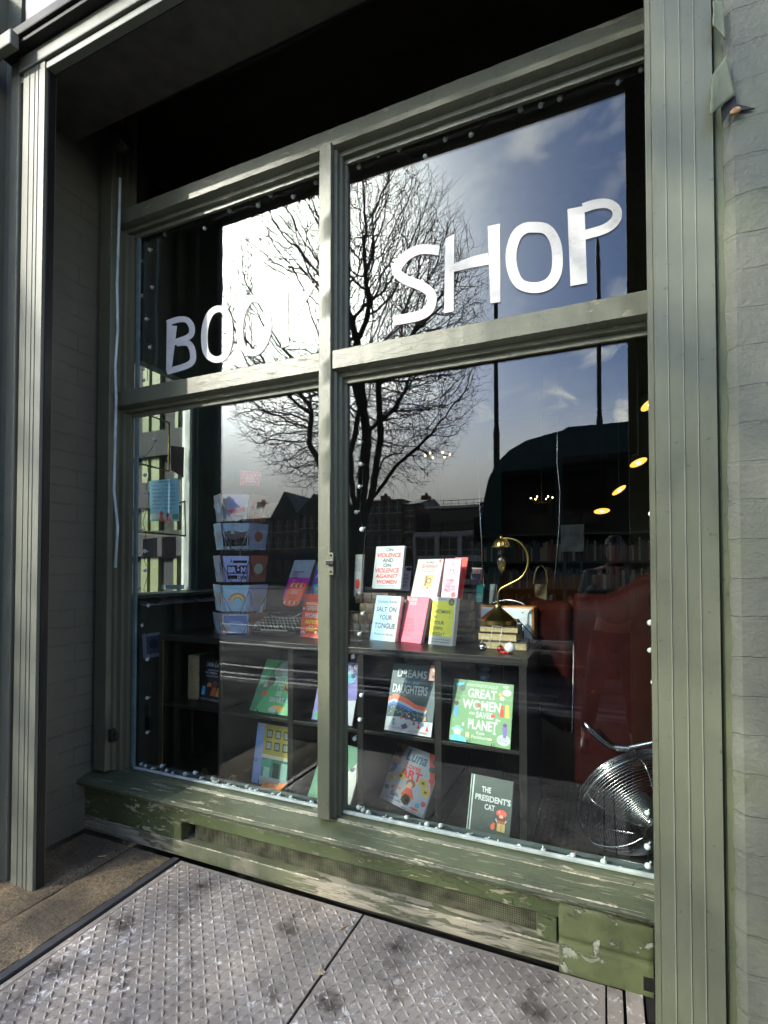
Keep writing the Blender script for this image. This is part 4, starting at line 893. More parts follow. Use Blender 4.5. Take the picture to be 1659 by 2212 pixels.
# ---------------------------------------------------------------- typewriter
ty = P(592, 1372, .50); ty.z = ZS; tyw = thing('typewriter', ty, 'old black typewriter with rows of pale round keys on the bookcase', 'typewriter')
Tm = Matrix.Translation(ty) @ Matrix.Rotation(rad(6), 4, 'Z')
Wt = .30
prof = [(0, 0), (0, .025), (.12, .07), (.14, .11), (.26, .115), (.26, 0)]
mb = MB(); vs = [(s*Wt/2, y, z_) for s in (-1, 1) for y, z_ in prof]; n = len(prof)
mb.add([Tm @ Vector(v) for v in vs], [(i, (i+1) % n, n+(i+1) % n, n+i) for i in range(n)]+[tuple(range(n)), tuple(range(n, 2*n))]); mb.build('body', M_black, tyw, .006)
MB().tube([Tm @ Vector((-Wt/2-.05, .17, .145)), Tm @ Vector((Wt/2+.05, .17, .145))], .020, 18).build('platen', M_black, tyw, smooth=True)
MB().tube([Tm @ Vector((-Wt/2-.085, .17, .145)), Tm @ Vector((-Wt/2-.052, .17, .145))], .021, 18).tube([Tm @ Vector((Wt/2+.052, .17, .145)), Tm @ Vector((Wt/2+.085, .17, .145))], .021, 18).build('platen_knob', mat('bakelite', (.45, .43, .38), .3), tyw, smooth=True)
MB().tube([Tm @ Vector((-.13+.26*i/16, .12-.015*math.sin(math.pi*i/16), .13-.04*math.sin(math.pi*i/16))) for i in range(17)], .004, 8).tube([Tm @ Vector(q) for q in ((-.15, .14, .16), (-.19, .12, .15), (-.20, .06, .12))], .004, 6).build('carriage_lever', M_steel, tyw, smooth='all')
kc = mat('key_cap', (.62, .58, .48), .3)
kd = None
for r in range(4):
    for i in range(11):
        q = Tm @ Vector((-.125+.0245*i+.006*r, .012+.025*r, .050+.014*r))
        if kd is None:
            oo = MB().lathe([(0, 0), (.0088, 0), (.0092, .003), (.007, .006), (0, .0055)], (0, 0, 0), 12).tube([(0, 0, 0), (0, .02, -.025)], .002, 4).build('x', kc, None, smooth=True); kd = oo.data; bpy.data.objects.remove(oo)
        o = bpy.data.objects.new('key', kd); link(o, tyw); o.location = q-ty+Vector((0, 0, -.02))
MB().box(-.09, .09, -.006, .010, .028, .036, None, Tm).build('space_bar', kc, tyw, .002)

# ---------------------------------------------------------------- books in the cells
G2 = 'children\'s books facing out of the bookcase cells'
f = book('green picture book with a yellow cat at its foot, upper cell left of the mullion', (539, 1529), (620, 1537.5), (577, 1423), .34, .32, ZM+.004, .01, '5fae74',
     [('p',[(0,1),(0,.62),(.4,0),(.55,0),(.12,1)],'4f8f66'),('e',.62,.12,.22,.09,'8c9c94'),('e',.8,.06,.10,.06,'d8703c'),('e',.45,.22,.12,.10,'c8d8c8'),('e',.32,.42,.10,.09,'5a3426'),('e',.34,.38,.08,.06,'2c1c18'),('e',.84,.50,.12,.07,'a8402c'),('e',.82,.46,.08,.07,'e09050'),
      ('t','50\nWAYS\nTO\nBE\nSMART',.42,.22,.82,.80,'f0f4ea',.02),('e',.70,.90,.17,.06,'e8a83a'),('e',.60,.93,.12,.05,'f4f0e6'),('p',[(.2,.62),(.32,.6),(.3,.7),(.18,.72)],'e06040'),('e',.2,.52,.05,.03,'f0e8d8'),('p',[(.84,.62),(.98,.60),(1,.74),(.86,.76)],'88c8d8')], group=G2)
stand(f, 'chrome prongs holding the green cat picture book')
f = book('violet picture book with green leaves, partly behind the mullion in the upper cell', (673, 1546), (760, 1556), (698, 1425), .32, .30, ZM+.004, .01, '6a62b0',
     [('e',.3,.2,.2,.1,'4a4488'),('e',.4,.38,.16,.08,'2f8f66'),('e',.2,.5,.14,.06,'2f8f66'),('e',.55,.55,.22,.12,'201c28'),('e',.55,.62,.16,.10,'e8d8d0'),('e',.35,.68,.14,.08,'c8302c'),('p',[(.3,1),(.5,.66),(1,.6),(1,1)],'e4e8f4'),('p',[(0,.95),(.25,.7),(.35,.8),(.2,1)],'2f8f66'),
      ('e',.75,.25,.15,.1,'5ab0c8'),('t','LITTLE\nLEAF',.3,.04,.9,.18,'f0ecf6',.02)], group=G2)
f = book('dark navy book with painted figures, upper cell at the left end', (424, 1513), (478, 1519), (443, 1421), .40, .38, ZM+.004, .02, '14141f',
     [('t','Little Leaders',.10,.08,.95,.19,'e8e8f0',.01,.2),('t','VISIONARY',.2,.25,.75,.29,'b8b8c8'),('t','WOMEN',.12,.31,.6,.36,'f0f0f0',.01),('t','AROUND THE WORLD',.2,.39,.95,.43,'b8b8c8')]
     +[('e',.18+.22*i,.58+.05*(i % 2),.09,.07,c1) for i, c1 in enumerate(('3a1c10', 'c07840', '7a3c1c', '2a1410'))]+[('p',[(.1+.22*i,.66),(.26+.22*i,.66),(.3+.22*i,.86),(.06+.22*i,.86)],c1) for i, c1 in enumerate(('4aa8d0', '1c1c20', 'b85c2c', 'd0a040'))]+[('t','VASHTI HARRISON',.15,.93,.9,.965,'e0e0e8')], group=G2)
t = thing('old_book', (P(418, 1510, .42).x, .42, ZM), 'thick old book standing upright, yellowed page edge forward, in the dark left cell', 'book')
bx = P(406, 1500, .40).x; bx2 = P(431, 1500, .40).x
B(bx, bx2, .40, .56, ZM+.003, P(418, 1416, .4).z).build('pages', M_oldp, t, .002); B(bx2+.0005, bx2+.006, .395, .57, ZM+.001, P(418, 1414, .4).z).build('cover', M_blackw, t, .001); B(bx-.006, bx-.0005, .395, .57, ZM+.001, P(418, 1414, .4).z).build('cover', M_blackw, t, .001)
f = book('pale blue picture book of a yellow and green shopfront, lower cell left of the mullion', (543, 1687), (619, 1682.5), (557.5, 1561), .33, .32, ZD+.035, .012, '8ea6d8',
     [('r',.22,0,1,.50,'b8a848'),('r',.22,.50,1,.56,'d8d0b0'),('r',.24,.56,1,.86,'3f8c74'),('p',[(.2,.6),(.5,.56),(.52,.68),(.22,.72)],'58b090'),('r',.30,.70,.48,.86,'9cc8b8'),('r',.56,.62,.74,.88,'2a4c48'),('r',.78,.60,.96,.86,'a8ccc0'),('r',.22,.86,1,1,'dfe8ea')]
     +[('r',.30+.24*i,.08+.20*j,.46+.24*i,.22+.20*j,'5a5230') for i in range(3) for j in range(2)]+[('r',.32+.24*i,.10+.20*j,.44+.24*i,.20+.20*j,'c8d4c8') for i in range(3) for j in range(2)]+[('e',.06,.62,.05,.03,'3a4c8c'),('e',.06,.62,.035,.02,'8ea6d8'),('p',[(.02,0),(.3,0),(.12,.1)],'e4ecf6')], group=G2)
stand(f, 'chrome prongs holding the shopfront picture book')
a = P(557, 1706, .29); b = P(597, 1711, .27); c = P(623, 1686, .33); d = P(587, 1683, .36)
for q in (a, b): q.z = ZD+.024
for q in (c, d): q.z = ZD+.075
t = thing('booklet', a, 'small orange booklet lying tilted at the foot of the shopfront picture book', 'booklet')
nn = (b-a).cross(d-a).normalized(); nn = nn if nn.z > 0 else -nn
MB().poly([a, b, c, d], -nn, .002).build('cover', ink('f08028'), t); MB().poly([q-nn*.0022 for q in (a, b, c, d)], -nn, .006).build('pages', M_pagew, t)
Face(d, c-d, a-d, nn).deco([('t', 'SAVE THE\nBEES AND\nTREES', .25, .2, .75, .75, 'ffe8c8', .01)], t)
f = book('green shamrock picture book with a cream panel, lower cell at the mullion', (664, 1712), (752, 1734), (703, 1597), .30, .24, ZD+.03, .012, '3f7c58',
     [('p',[(.25,1),(.95,.2),(1,.2),(1,1)],'f0eee4')]+[('e',.1+.18*(i % 4)+.03*du,.15+.19*(i//2)+.02*dv,.035,.022,'6aa878') for i in range(8) for du, dv in ((0, -1), (-1, .4), (1, .4))]+[('e',.5+.1*i,.92-.08*i,.04,.025,'4f9468') for i in range(4)], group=G2)
f = book('dark teal picture book with a red and blue ribbon over snow, right upper cell', (830, 1566), (931, 1577), (851, 1432), .31, .29, ZM+.004, .012, '17424c',
     [('t','DREAMS',.12,.08,.76,.20,'e8eef0',.0),('t','for our',.30,.23,.64,.29,'4a98b0',.0),('t','DAUGHTERS',.06,.31,.82,.44,'f0f4f4',.005),
      ('p',[(0,.52),(.12,.46),(.35,.49),(.6,.58),(.82,.60),(.85,.66),(.6,.64),(.35,.57),(.12,.53),(0,.58)],'e0603c'),('p',[(0,.58),(.12,.53),(.35,.57),(.6,.64),(.85,.66),(.8,.69),(.6,.67),(.35,.61),(.12,.57),(0,.62)],'cfe0f0'),('p',[(0,.62),(.12,.57),(.35,.61),(.6,.67),(.5,.69),(.3,.64),(.12,.61),(0,.66)],'3a68b8'),
      ('p',[(0,.80),(.3,.78),(.6,.82),(1,.80),(1,1),(0,1)],'dfe6ee')]+[('e',random.uniform(.05,.85),random.uniform(.64,.76),.008,.006,'bfe6f0') for _ in range(60)]
     +[('p',[(x-.03,y+.07),(x,y),(x+.03,y+.07)],c) for x, y, c in ((.72,.84,'c8302c'),(.9,.86,'b82c28'),(.18,.84,'3a88b0'),(.62,.80,'7c3048'),(.34,.74,'b86048'),(.45,.74,'8c3c6c'),(.84,.72,'d08040'))]+[('e',x,y,.022,.014,c) for x, y, c in ((.72,.83,'5a3020'),(.9,.84,'f0ece4'),(.18,.83,'8a5a3c'),(.62,.79,'d8a888'),(.34,.73,'6a4028'),(.45,.73,'b07850'),(.84,.71,'3c2418'),(.5,.76,'f4f4f4'))]
     +[('e',.52,.84,.05,.04,'e8e4e4'),('p',[(.35,.9),(.45,.86),(.5,.92),(.4,.95)],'3c3c60'),('t','RUTH DOYLE',.08,.93,.40,.96,'b07070'),('t','ASHLING LINDSAY',.52,.945,.92,.975,'b07070')], group=G2)
sm = book('small pink card tucked behind the teal ribbon book', (926, 1470), (945, 1472), (931, 1436), .33, .33, None, .002, 'a8786c', [('e',.5,.3,.25,.15,'d8b8a8'),('e',.5,.75,.2,.1,'6c4038')], name='card', cat='card')
f = book('green square picture book with white hand lettering and tiny people, right upper cell', (970, 1600), (1102, 1612), (981, 1465.5), .30, .27, ZM+.004, .010, '6d9468',
     [('p',[(0,0),(.26,0),(0,.62)],'5c7c58'),('t','FANTASTICALLY',.24,.05,.76,.10,'e8f0e0',.01),('t','GREAT',.26,.13,.74,.28,'f6f8f2',.02),('t','WOMEN',.18,.31,.82,.47,'f6f8f2',.02),('t','who',.30,.50,.40,.55,'f6f8f2',.01),('t','SAVED',.42,.49,.72,.59,'f6f8f2',.02),('t','the',.74,.56,.82,.61,'f6f8f2',.01),('t','PLANET',.30,.62,.78,.78,'f6f8f2',.02),
      ('t','Kate\nPankhurst',.37,.80,.66,.92,'f0f4ec',.008),('e',.89,.88,.105,.085,'f2f4f2'),('t','from the author of\nFANTASTICALLY\nGREAT WOMEN',.82,.84,.96,.92,'506080'),
      ('e',.13,.82,.10,.03,'7cc8e0'),('e',.13,.79,.05,.03,'7cc8e0'),('e',.13,.86,.06,.05,'f0c8b0'),('p',[(.02,1),(.04,.92),(.13,.89),(.25,.93),(.3,1)],'60bcd8'),('r',.27,.84,.33,.93,'f0e4c8'),
      ('e',.90,.14,.07,.055,'b8aeb4'),('e',.88,.05,.05,.02,'e8e8e8'),('e',.80,.18,.03,.03,'e0a050'),('e',.83,.24,.04,.035,'f4eee8'),('e',.84,.37,.028,.03,'d85030'),('p',[(.81,.4),(.87,.4),(.87,.53),(.81,.53)],'c84028'),('e',.92,.36,.03,.03,'e8c040'),('p',[(.89,.39),(.95,.39),(.96,.53),(.89,.53)],'c8c850'),
      ('e',.90,.65,.035,.03,'6c3c78'),('p',[(.86,.68),(.94,.68),(.93,.84),(.88,.84)],'7460a8'),('e',.08,.40,.04,.035,'5c3020'),('p',[(.05,.44),(.12,.44),(.12,.62),(.06,.62)],'4a90b8'),('e',.10,.08,.06,.025,'50a8c0'),('p',[(.14,.06),(.2,.02),(.18,.1)],'50a8c0'),('e',.70,.53,.035,.03,'c84c30'),('e',.16,.14,.05,.05,'50605c'),('e',.46,.39,.03,.04,'a85c40'),('r',.20,.70,.24,.75,'e8e8e0'),('e',.74,.80,.03,.02,'e8e8e8'),('e',.68,.90,.03,.02,'c8d8a0')], group=G2)
stand(f, 'chrome prongs holding the square green picture book', off=(.32, .72))
f = book('white picture book with sunflowers, turned and tilted in the lower cell', (820, 1723), (913, 1768), (861, 1603), .45, .318, ZD+.03, .012, 'dfe2ec',
     [('p',[(.0,.0),(.26,.0),(.16,.25),(.12,.5),(0,.55)],'8c6c50'),('p',[(.74,0),(1,0),(1,.6),(.86,.3)],'c85040'),('e',.08,.12,.08,.06,'6c4838'),('e',.12,.30,.10,.07,'c8847c'),('e',.08,.42,.07,.05,'3c58a8'),('e',.16,.22,.05,.04,'8c2830'),('e',.93,.12,.08,.05,'3c5c40'),('e',.90,.25,.07,.05,'30504c'),('e',.95,.42,.06,.04,'c83c34'),
      ('t','Luna',.28,.05,.76,.24,'3f6f8c',.01,.2),('t','Loves',.34,.26,.68,.36,'d83c30',.008,.1),('t','ART',.26,.37,.74,.52,'dc3a2c',.02)]
     +[('e',u,v,.10,.065,'c8a828') for u, v in ((.12,.62),(.30,.52),(.90,.62),(.80,.50))]+[('e',u,v,.035,.022,'5c4418') for u, v in ((.12,.62),(.30,.52),(.90,.62),(.80,.50))]
     +[('e',.56,.58,.10,.07,'8c5430'),('e',.55,.61,.06,.05,'e0a880'),('p',[(.50,.66),(.62,.66),(.72,.80),(.42,.80)],'e0501c'),('r',.48,.80,.50,.90,'c08868'),('r',.62,.78,.70,.80,'c08868'),('e',.36,.72,.07,.045,'f0d8c0'),('e',.36,.72,.03,.02,'c85c50'),('e',.2,.74,.04,.03,'d84038'),('e',.08,.78,.06,.04,'2c6c50'),('e',.82,.86,.05,.04,'3c9cc0'),('e',.93,.80,.05,.04,'c03040'),('e',.78,.93,.10,.02,'d8402c'),
      ('t','Joseph Coelho',.14,.90,.48,.945,'50586c',0,.2),('t','Fiona Lumbers',.52,.955,.86,.99,'50586c',0,.2),('p',[(.2,.83),(.23,.75),(.26,.84),(.34,.80),(.4,.86),(.2,.88)],'64748c')], group=G2)
f = book('dark green hardback about a cat with a small red-bearded man on it, lower right cell', (1007, 1794), (1100, 1808), (1019, 1671), .29, .27, ZD+.03, .022, '33443c',
     [('r',.0,.0,.02,1,'9fb0a8'),('r',.055,.0,.085,1,'b8c8c0'),('t','THE',.28,.18,.50,.28,'eef2f0',.02),('t','PRESIDENT\'S',.14,.32,.97,.43,'eef2f0',.02),('t','CAT',.38,.47,.62,.57,'eef2f0',.02),
      ('e',.78,.58,.12,.065,'d8503c'),('e',.78,.66,.10,.06,'6c2c1c'),('e',.78,.63,.05,.03,'e0a080'),('arc',.78,.68,.13,.08,.03,180,360,'e8e0d0'),('r',.70,.74,.79,.88,'c0a060'),('r',.80,.74,.88,.88,'c0a060'),('r',.70,.70,.87,.75,'a05030'),('e',.60,.83,.05,.05,'d85c2c'),('e',.62,.78,.03,.025,'d85c2c'),('e',.73,.56,.02,.01,'f0c0b0'),('r',.705,.88,.78,.895,'28201c'),('r',.80,.88,.88,.895,'28201c')], group=G2)
book('small blue book at the back of the right upper cell', (1031, 1478), (1062, 1478), (1033, 1433), .55, .55, None, .012, '1f3c58', [('e',.5,.3,.35,.12,'7ca0c8'),('p',[(.1,.5),(.5,.4),(.9,.6),(.6,.95),(.2,.9)],'34608c'),('e',.4,.7,.2,.1,'9ab8d8')])
book('navy book lying at the back of the cell above the teal ribbon book', (878, 1432), (926, 1434), (880, 1417), .50, .50, None, .012, '16305c', [('r',.1,.2,.5,.5,'2c4c80')])
# more books further back on top of the bookcase
book('small black and teal paperback standing at the back, left of the radio', (1018, 1300), (1040, 1301), (1017, 1262), .86, .84, None, .012, '16323a', [('p',[(.25,.1),(1,0),(1,1),(.5,1)],'1fb098'),('t','the\nanswer',.35,.5,.9,.75,'e8f4f0',.01)])
book('dark grey-blue book between the radio antenna and the lamp neck', (1045, 1304), (1070, 1304), (1047, 1262), .90, .88, None, .02, '1f2c30', [('r',.1,.1,.9,.3,'2c4048')])
book('pale book half seen through the gap at the right edge of the mullion', (764, 1273), (779, 1272), (768, 1198), .72, .70, 1.27, .02, 'd8d8d4', [('e',.5,.7,.3,.12,'c03830'),('r',.2,.1,.9,.4,'c0c4c8')])
book('pale lilac quotation card behind the white violence paperback', (853, 1275), (884, 1277), (858, 1222), .80, .79, None, .003, 'b8b4c4', [('t','look at\nall the lies\nand be\nangry',.2,.3,.9,.85,'6a6470',.0),('e',.85,.12,.2,.08,'14141c')], name='card', cat='card')
book('brown packet with a pink label at the back, above the black and teal paperback', (1017, 1252), (1038, 1253), (1020, 1226), .95, .94, None, .02, '5c4438', [('r',.1,.15,.9,.5,'c89c94'),('r',.1,.6,.8,.85,'3c4c80')], name='packet', cat='packet')
B(P(1005,1262,1.0).x-.1, P(1060,1262,1.0).x+.1, .83, 1.15, ZD, P(1030,1302,.86).z-.003).build('side_table', M_blackw, None, .004, label='small black table behind the bookcase carrying books', cat='table')

# ---------------------------------------------------------------- card spinner
SX, SY = P(520, 1300, .56).x, .56
sp_ = thing('card_spinner', (SX, SY, ZS), 'wire spinner rack full of greeting cards on the left end of the bookcase', 'card rack')
zt_ = P(530, 1040, SY).z
MB().tube([(SX, SY, ZS), (SX, SY, zt_)], .006, 8).build('pole', M_steel, sp_, smooth='all')
MB().lathe([(0, 0), (.14, 0), (.14, .006), (.02, .014), (0, .014)], (SX, SY, ZS), 30).build('foot', M_black, sp_, smooth=True)
tz = [P(520, y, SY).z for y in (1100, 1160, 1228, 1289, 1349)]
cards = []
CC = ['b9c4dc','d8d4c8','8fa0c8','c8b090','a8c0d0','6c7c9c','e0dcd0','9c6c58','b0c8b8','c8c8d8']
for ti, z in enumerate(tz):
    Mw = M_steel if ti < 2 else M_wire
    wr = MB(); R0 = .10; rt = .0022
    wr.tube([(SX+R0*math.cos(a), SY+R0*math.sin(a), z+.055) for a in [2*math.pi*i/24 for i in range(24)]], rt, 5, None, True)
    for i in range(7):
        a0 = rad(-64+i*60)
        if i == 6: continue
        o_ = Vector((math.cos(a0), math.sin(a0), 0)); s_ = Vector((-o_.y, o_.x, 0)); c0 = Vector((SX, SY, z))
        hw = .080
        # pocket wires: a V hanging on the front and base
        for sgn in (-1, 1):
            wr.tube([c0+o_*R0+s_*sgn*hw*.9+Vector((0, 0, .055)), c0+o_*(R0+.055)+s_*sgn*hw+Vector((0, 0, .03)), c0+o_*(R0+.03)+s_*sgn*hw*.35+Vector((0, 0, -.085)), c0+o_*(R0-.015)+s_*sgn*hw*.35+Vector((0, 0, -.085))], rt, 5)
        wr.tube([c0+o_*(R0+.03)+s_*hw*.35+Vector((0, 0, -.085)), c0+o_*(R0+.03)-s_*hw*.35+Vector((0, 0, -.085))], rt, 5)
        ncard = 3 if i != 0 else 2
        for c in range(ncard):
            rr_ = R0-.006+.016*c; bl = c0+o_*(rr_+.008)-s_*hw+Vector((0, 0, -.085)); wv = s_*hw*2; uv = Vector((0, 0, .158+.004*c))+o_*.022
            cards.append((ti, i, c, ncard, bl, wv, uv, o_))
    for k in range(4): a = rad(45+90*k); wr.tube([(SX+.02*math.cos(a), SY+.02*math.sin(a), z-.085), (SX+.02*math.cos(a), SY+.02*math.sin(a), z+.10)], rt, 5)
    wr.build('wire_tier', Mw, sp_, smooth='all')
FRONT = {0: ('square greeting card with a purple and red scribble, top tier of the spinner', 'dfe2ee', [('e',.5,.36,.32,.28,'a8a4d8'),('p',[(.15,.62),(.8,.50),(.85,.66),(.3,.74)],'d04860'),('p',[(.3,.2),(.5,.5),(.7,.22),(.6,.6),(.4,.6)],'e8e8f8'),('t','Thanks',.38,.78,.72,.86,'a83848',.0,.2)]),
 1: ('landscape photograph card, second tier of the spinner', '9fb8cc', [('p',[(0,.35),(.3,.28),(.7,.34),(1,.3),(1,.62),(0,.6)],'6c5c60'),('p',[(0,.55),(.4,.62),(1,.52),(1,.86),(0,.9)],'1c2024'),('p',[(.3,0),(.45,.0),(.42,.4),(.3,.4)],'cfe4ec'),('r',0,.88,1,1,'c8dce4')]),
 2: ('white card with black redaction bars and cut-out capitals, third tier of the spinner', 'b9bff0', [('t','Á',.28,.12,.38,.26,'16161c',.01),('r',.40,.17,.92,.27,'16161c'),('r',.16,.36,.90,.68,'16161c'),('t','BRÓN',.19,.36,.87,.64,'b9bff0',.06),('r',.16,.74,.54,.88,'16161c'),('t','ORM!',.56,.75,.92,.90,'2c2c38',.01)]),
 3: ('light blue card with a rainbow between two clouds, fourth tier of the spinner', '8fc4e4', [('arc',.56,.62,.34,.34,.05,15,172,'b83c34'),('arc',.56,.62,.29,.29,.05,15,172,'e08c2c'),('arc',.56,.62,.24,.24,.05,15,172,'e8d050'),('arc',.56,.62,.19,.19,.05,15,172,'4c8c5c'),('e',.28,.66,.10,.05,'dfe8f4'),('e',.36,.64,.08,.05,'dfe8f4'),('e',.82,.64,.10,.05,'dfe8f4'),('e',.9,.66,.07,.04,'dfe8f4')]),
 4: ('blue and white card, lowest tier of the spinner', '9ab8e0', [('r',.06,.05,.94,.38,'1c64b8'),('e',.5,.34,.28,.1,'3c8cd0'),('r',.08,.46,.24,.56,'c8c078'),('t','GL',.55,.55,.8,.66,'5c78a8'),('r',.08,.72,.2,.84,'c8c078')])}
POSN = ['facing the window', 'right of front', 'at the right back', 'at the rear', 'at the left back', 'left of front']
DEP = ['innermost', 'middle', 'outermost']; TN = ['top', 'second', 'third', 'fourth', 'lowest']
CN = {'b9c4dc':'pale blue','d8d4c8':'cream','8fa0c8':'blue','c8b090':'tan','a8c0d0':'pale grey-blue','6c7c9c':'slate blue','e0dcd0':'off-white','9c6c58':'brown','b0c8b8':'pale green','c8c8d8':'lilac grey'}
for (ti, i, c, nc, bl, wv, uv, o_) in cards:
    if i in (2, 3, 4) and c > 0: continue
    fr_ = (i == 0 and c == nc-1)
    col = CC[(ti*5+i*3+c*2) % 10]
    if fr_: lab, col, items = FRONT[ti]
    else: lab = '%s greeting card, %s in the pocket %s, %s tier of the spinner' % (CN[col], DEP[c], POSN[i], TN[ti]); items = [('e',.5,.5,.25,.2,CC[(ti+i+c+3) % 10])] if c == nc-1 else []
    t = thing('greeting_card', bl, lab, 'card', 'greeting cards in the wire spinner')
    n_ = wv.cross(uv).normalized(); n_ = n_ if n_.dot(o_) > 0 else -n_
    MB().poly([bl, bl+wv, bl+wv+uv, bl+uv], -n_, .0018).build('card_stock', ink(col), t)
    if items: Face(bl+uv, wv, -uv, n_).deco(items, t)
# red spotted card on the very top
a = P(517, 1048, SY-.02); b = P(561, 1050, SY-.02); u_ = Vector((0, .01, P(519, 1014, SY-.02).z-a.z))
t = thing('greeting_card', a, 'red card with pale spots standing on the very top of the spinner', 'card', 'greeting cards in the wire spinner')
MB().poly([a, b, b+u_*.9, a+u_], Vector((0, 1, 0)), .002).build('card_stock', ink('c83c40'), t)
Face(a+u_, b-a, -u_, (0, -1, 0)).deco([('e', .1+.19*i+.09*(j % 2), .1+.22*j, .035, .045, 'f0c8c0') for i in range(5) for j in range(4)]+[('r', .3, .45, .72, .8, 'd89898')], t)

# ---------------------------------------------------------------- notices, brochures at the left
YO = .32
a = P(*D('F', 352, 806), YO); b = P(*D('F', 552, 808), YO); tl = P(*D('F', 346, 584), YO)
t = thing('opening_hours_sheet', tl, 'sky blue opening hours sheet with handwritten times hanging in the side window', 'notice')
u_ = tl-a; wv = b-a; wv.z *= .6
MB().poly([a, a+wv, a+wv+u_*1.05, a+u_], (0, 1, 0), .001).build('paper', mat('sky_blue_paper', (.30, .66, .86), .6), t)
days = ['MONDAY', 'TUESDAY', 'WEDNESDAY', 'THURSDAY', 'FRIDAY', 'SATURDAY', 'SUNDAY']
Face(a+u_, wv, -u_, (0, -1, 0)).deco([('t', 'OPENING HOURS', .33, .02, .74, .07, '2c4c6c')]+[('t', d, .08, .14+.115*i, .08+.045*len(d), .18+.115*i, '2c5068') for i, d in enumerate(days)]+[('t', '11.00am - 6.00pm' if i < 6 else 'closed', .5, .14+.115*i, .9 if i < 6 else .72, .185+.115*i, '30405c') for i in range(7)], t)
lo = a-Vector((0, 0, .0)); u2 = Vector((0, 0, (P(*D('F', 352, 806), YO).z-P(*D('F', 350, 862), YO).z)))
t2 = thing('postcard', lo-u2, 'postcard with two painted figures stuck below the opening hours sheet', 'card')
MB().poly([lo-u2, lo-u2+wv, lo+wv-Vector((0,0,.002)), lo-Vector((0,0,.002))], (0, 1, 0), .001).build('paper', ink('b8c4b8'), t2)
Face(lo, wv, -u2, (0, -1, 0)).deco([('p',[(.3,1),(.36,.3),(.44,.3),(.52,1)],'c83c30'),('e',.40,.05,.06,.28,'a82c28'),('e',.62,.3,.05,.3,'2c1010'),('p',[(.56,1),(.6,.5),(.66,.5),(.72,1)],'a82030'),('r',.78,.1,.98,.8,'1c8880'),('p',[(0,1),(0,.7),(.3,.8),(.3,1)],'4ca8a0')], t2)
cols = [('pale brochure with a dark diamond picture lying on the side ledge', (302, 1360), (425, 1352), 'c0c0c8', [('p',[(.1,.5),(.5,.05),(.95,.6),(.5,.95)],'3c3430')]), ('white brochure lying in the middle of the side ledge', (430, 1352), (590, 1352), 'c8ccdc', [('e',.6,.5,.1,.1,'907080')]), ('white brochure with purple blots at the right of the side ledge', (600, 1355), (720, 1370), 'd0ccd8', [('e',.4,.3,.12,.14,'5c3040'),('e',.6,.6,.12,.14,'7c4860'),('e',.3,.7,.1,.1,'3c2c40')])]
for i, (lab, q0, q1, col, items) in enumerate(cols):
    Xw = XS+.03+.16; x0_, y0_ = D('F', q0[0]+20, 1455); x1_, y1_ = D('F', q1[0]+20, 1455)
    a = P(*D('F', q0[0]+[0, 60, 90][i], 1462-8*i), .22+.22*i); b = a+Vector((.02, .21, 0)); a.z = b.z = 1.215
    n_ = Vector((-.17, .02, .06)); t = thing('brochure', a, lab, 'brochure', 'brochures on the side ledge')
    nn = (b-a).cross(n_).normalized(); nn = nn if nn.z > 0 else -nn
    MB().poly([a, b, b+n_, a+n_], -nn, .004).build('cover', ink(col), t); Face(a+n_, b-a, -n_, nn).deco(items, t)
a = P(*D('F', 305, 1798), .24); b = P(*D('F', 425, 1790), .36); tl = P(*D('F', 300, 1640), .24)
a.z = b.z = min(a.z, b.z); t = thing('print', a, 'pale print of a blue shape leaning below the side ledge', 'print'); u_ = tl-a; wv = b-a; n_ = wv.cross(u_).normalized(); n_ = n_ if n_.y < 0 else -n_
MB().poly([a, b, b+u_, a+u_], -n_, .003).build('sheet', ink('8c98b8'), t); Face(a+u_, wv, -u_, n_).deco([('r', .2, .12, .95, .85, '3c4c7c'), ('e', .6, .45, .25, .2, '182850')], t)

# ---------------------------------------------------------------- armchair (oxblood leather, nail-studded)
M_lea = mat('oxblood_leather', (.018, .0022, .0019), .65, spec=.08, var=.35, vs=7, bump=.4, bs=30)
ac = thing('armchair', (.12, .95, ZD), 'dark red leather wing armchair with a nail-studded edge at the right', 'armchair')
C0 = P(1243, 1301, .62); Lf = P(1152, 1296, 1.05); R1 = P(1312, 1303, .60); R2 = P(1395, 1262, .60); R3 = P(1470, 1262, .66)
def wingpanel(top, ybot, name, th=.11, puff=.035):
    mb = MB(); vs = []; nz = 14; n = len(top)
    for j in range(nz+1):
        for i, p in enumerate(top):
            s = j/nz; z = p.z-(p.z-ybot)*s; bulge = puff*math.sin(math.pi*min(1, s*4))*.3 if s < .25 else puff*.3*math.sin(math.pi*s)
            wob = .004*math.sin(i*1.7+j*2.3); vs.append((p.x, p.y-bulge-wob+(.03*(1-s*12)**2 if s < 1/12 else 0), z))
    fr0 = [(j*n+i, j*n+i+1, (j+1)*n+i+1, (j+1)*n+i) for j in range(nz) for i in range(n-1)]
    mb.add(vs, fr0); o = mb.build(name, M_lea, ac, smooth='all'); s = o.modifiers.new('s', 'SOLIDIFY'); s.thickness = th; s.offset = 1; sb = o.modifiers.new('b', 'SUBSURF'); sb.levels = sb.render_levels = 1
    return o
tp = [Vector((p.x, p.y, 0)) for p in (C0, R1, R2, R3)]
topR = []
for i in range(13):
    t = i/12; seg = [C0, C0.lerp(R1, .6), R1, R1.lerp(R2, .5)+Vector((0, 0, -.012)), R2, R2.lerp(R3, .5)+Vector((0, 0, .03)), R3]; q = t*(len(seg)-1); k = min(int(q), len(seg)-2); topR.append(seg[k].lerp(seg[k+1], q-k))
wingpanel(topR, .40, 'back'); topL = [C0.lerp(Lf, i/8)+Vector((0, 0, -.02*math.sin(math.pi*i/8))) for i in range(9)]
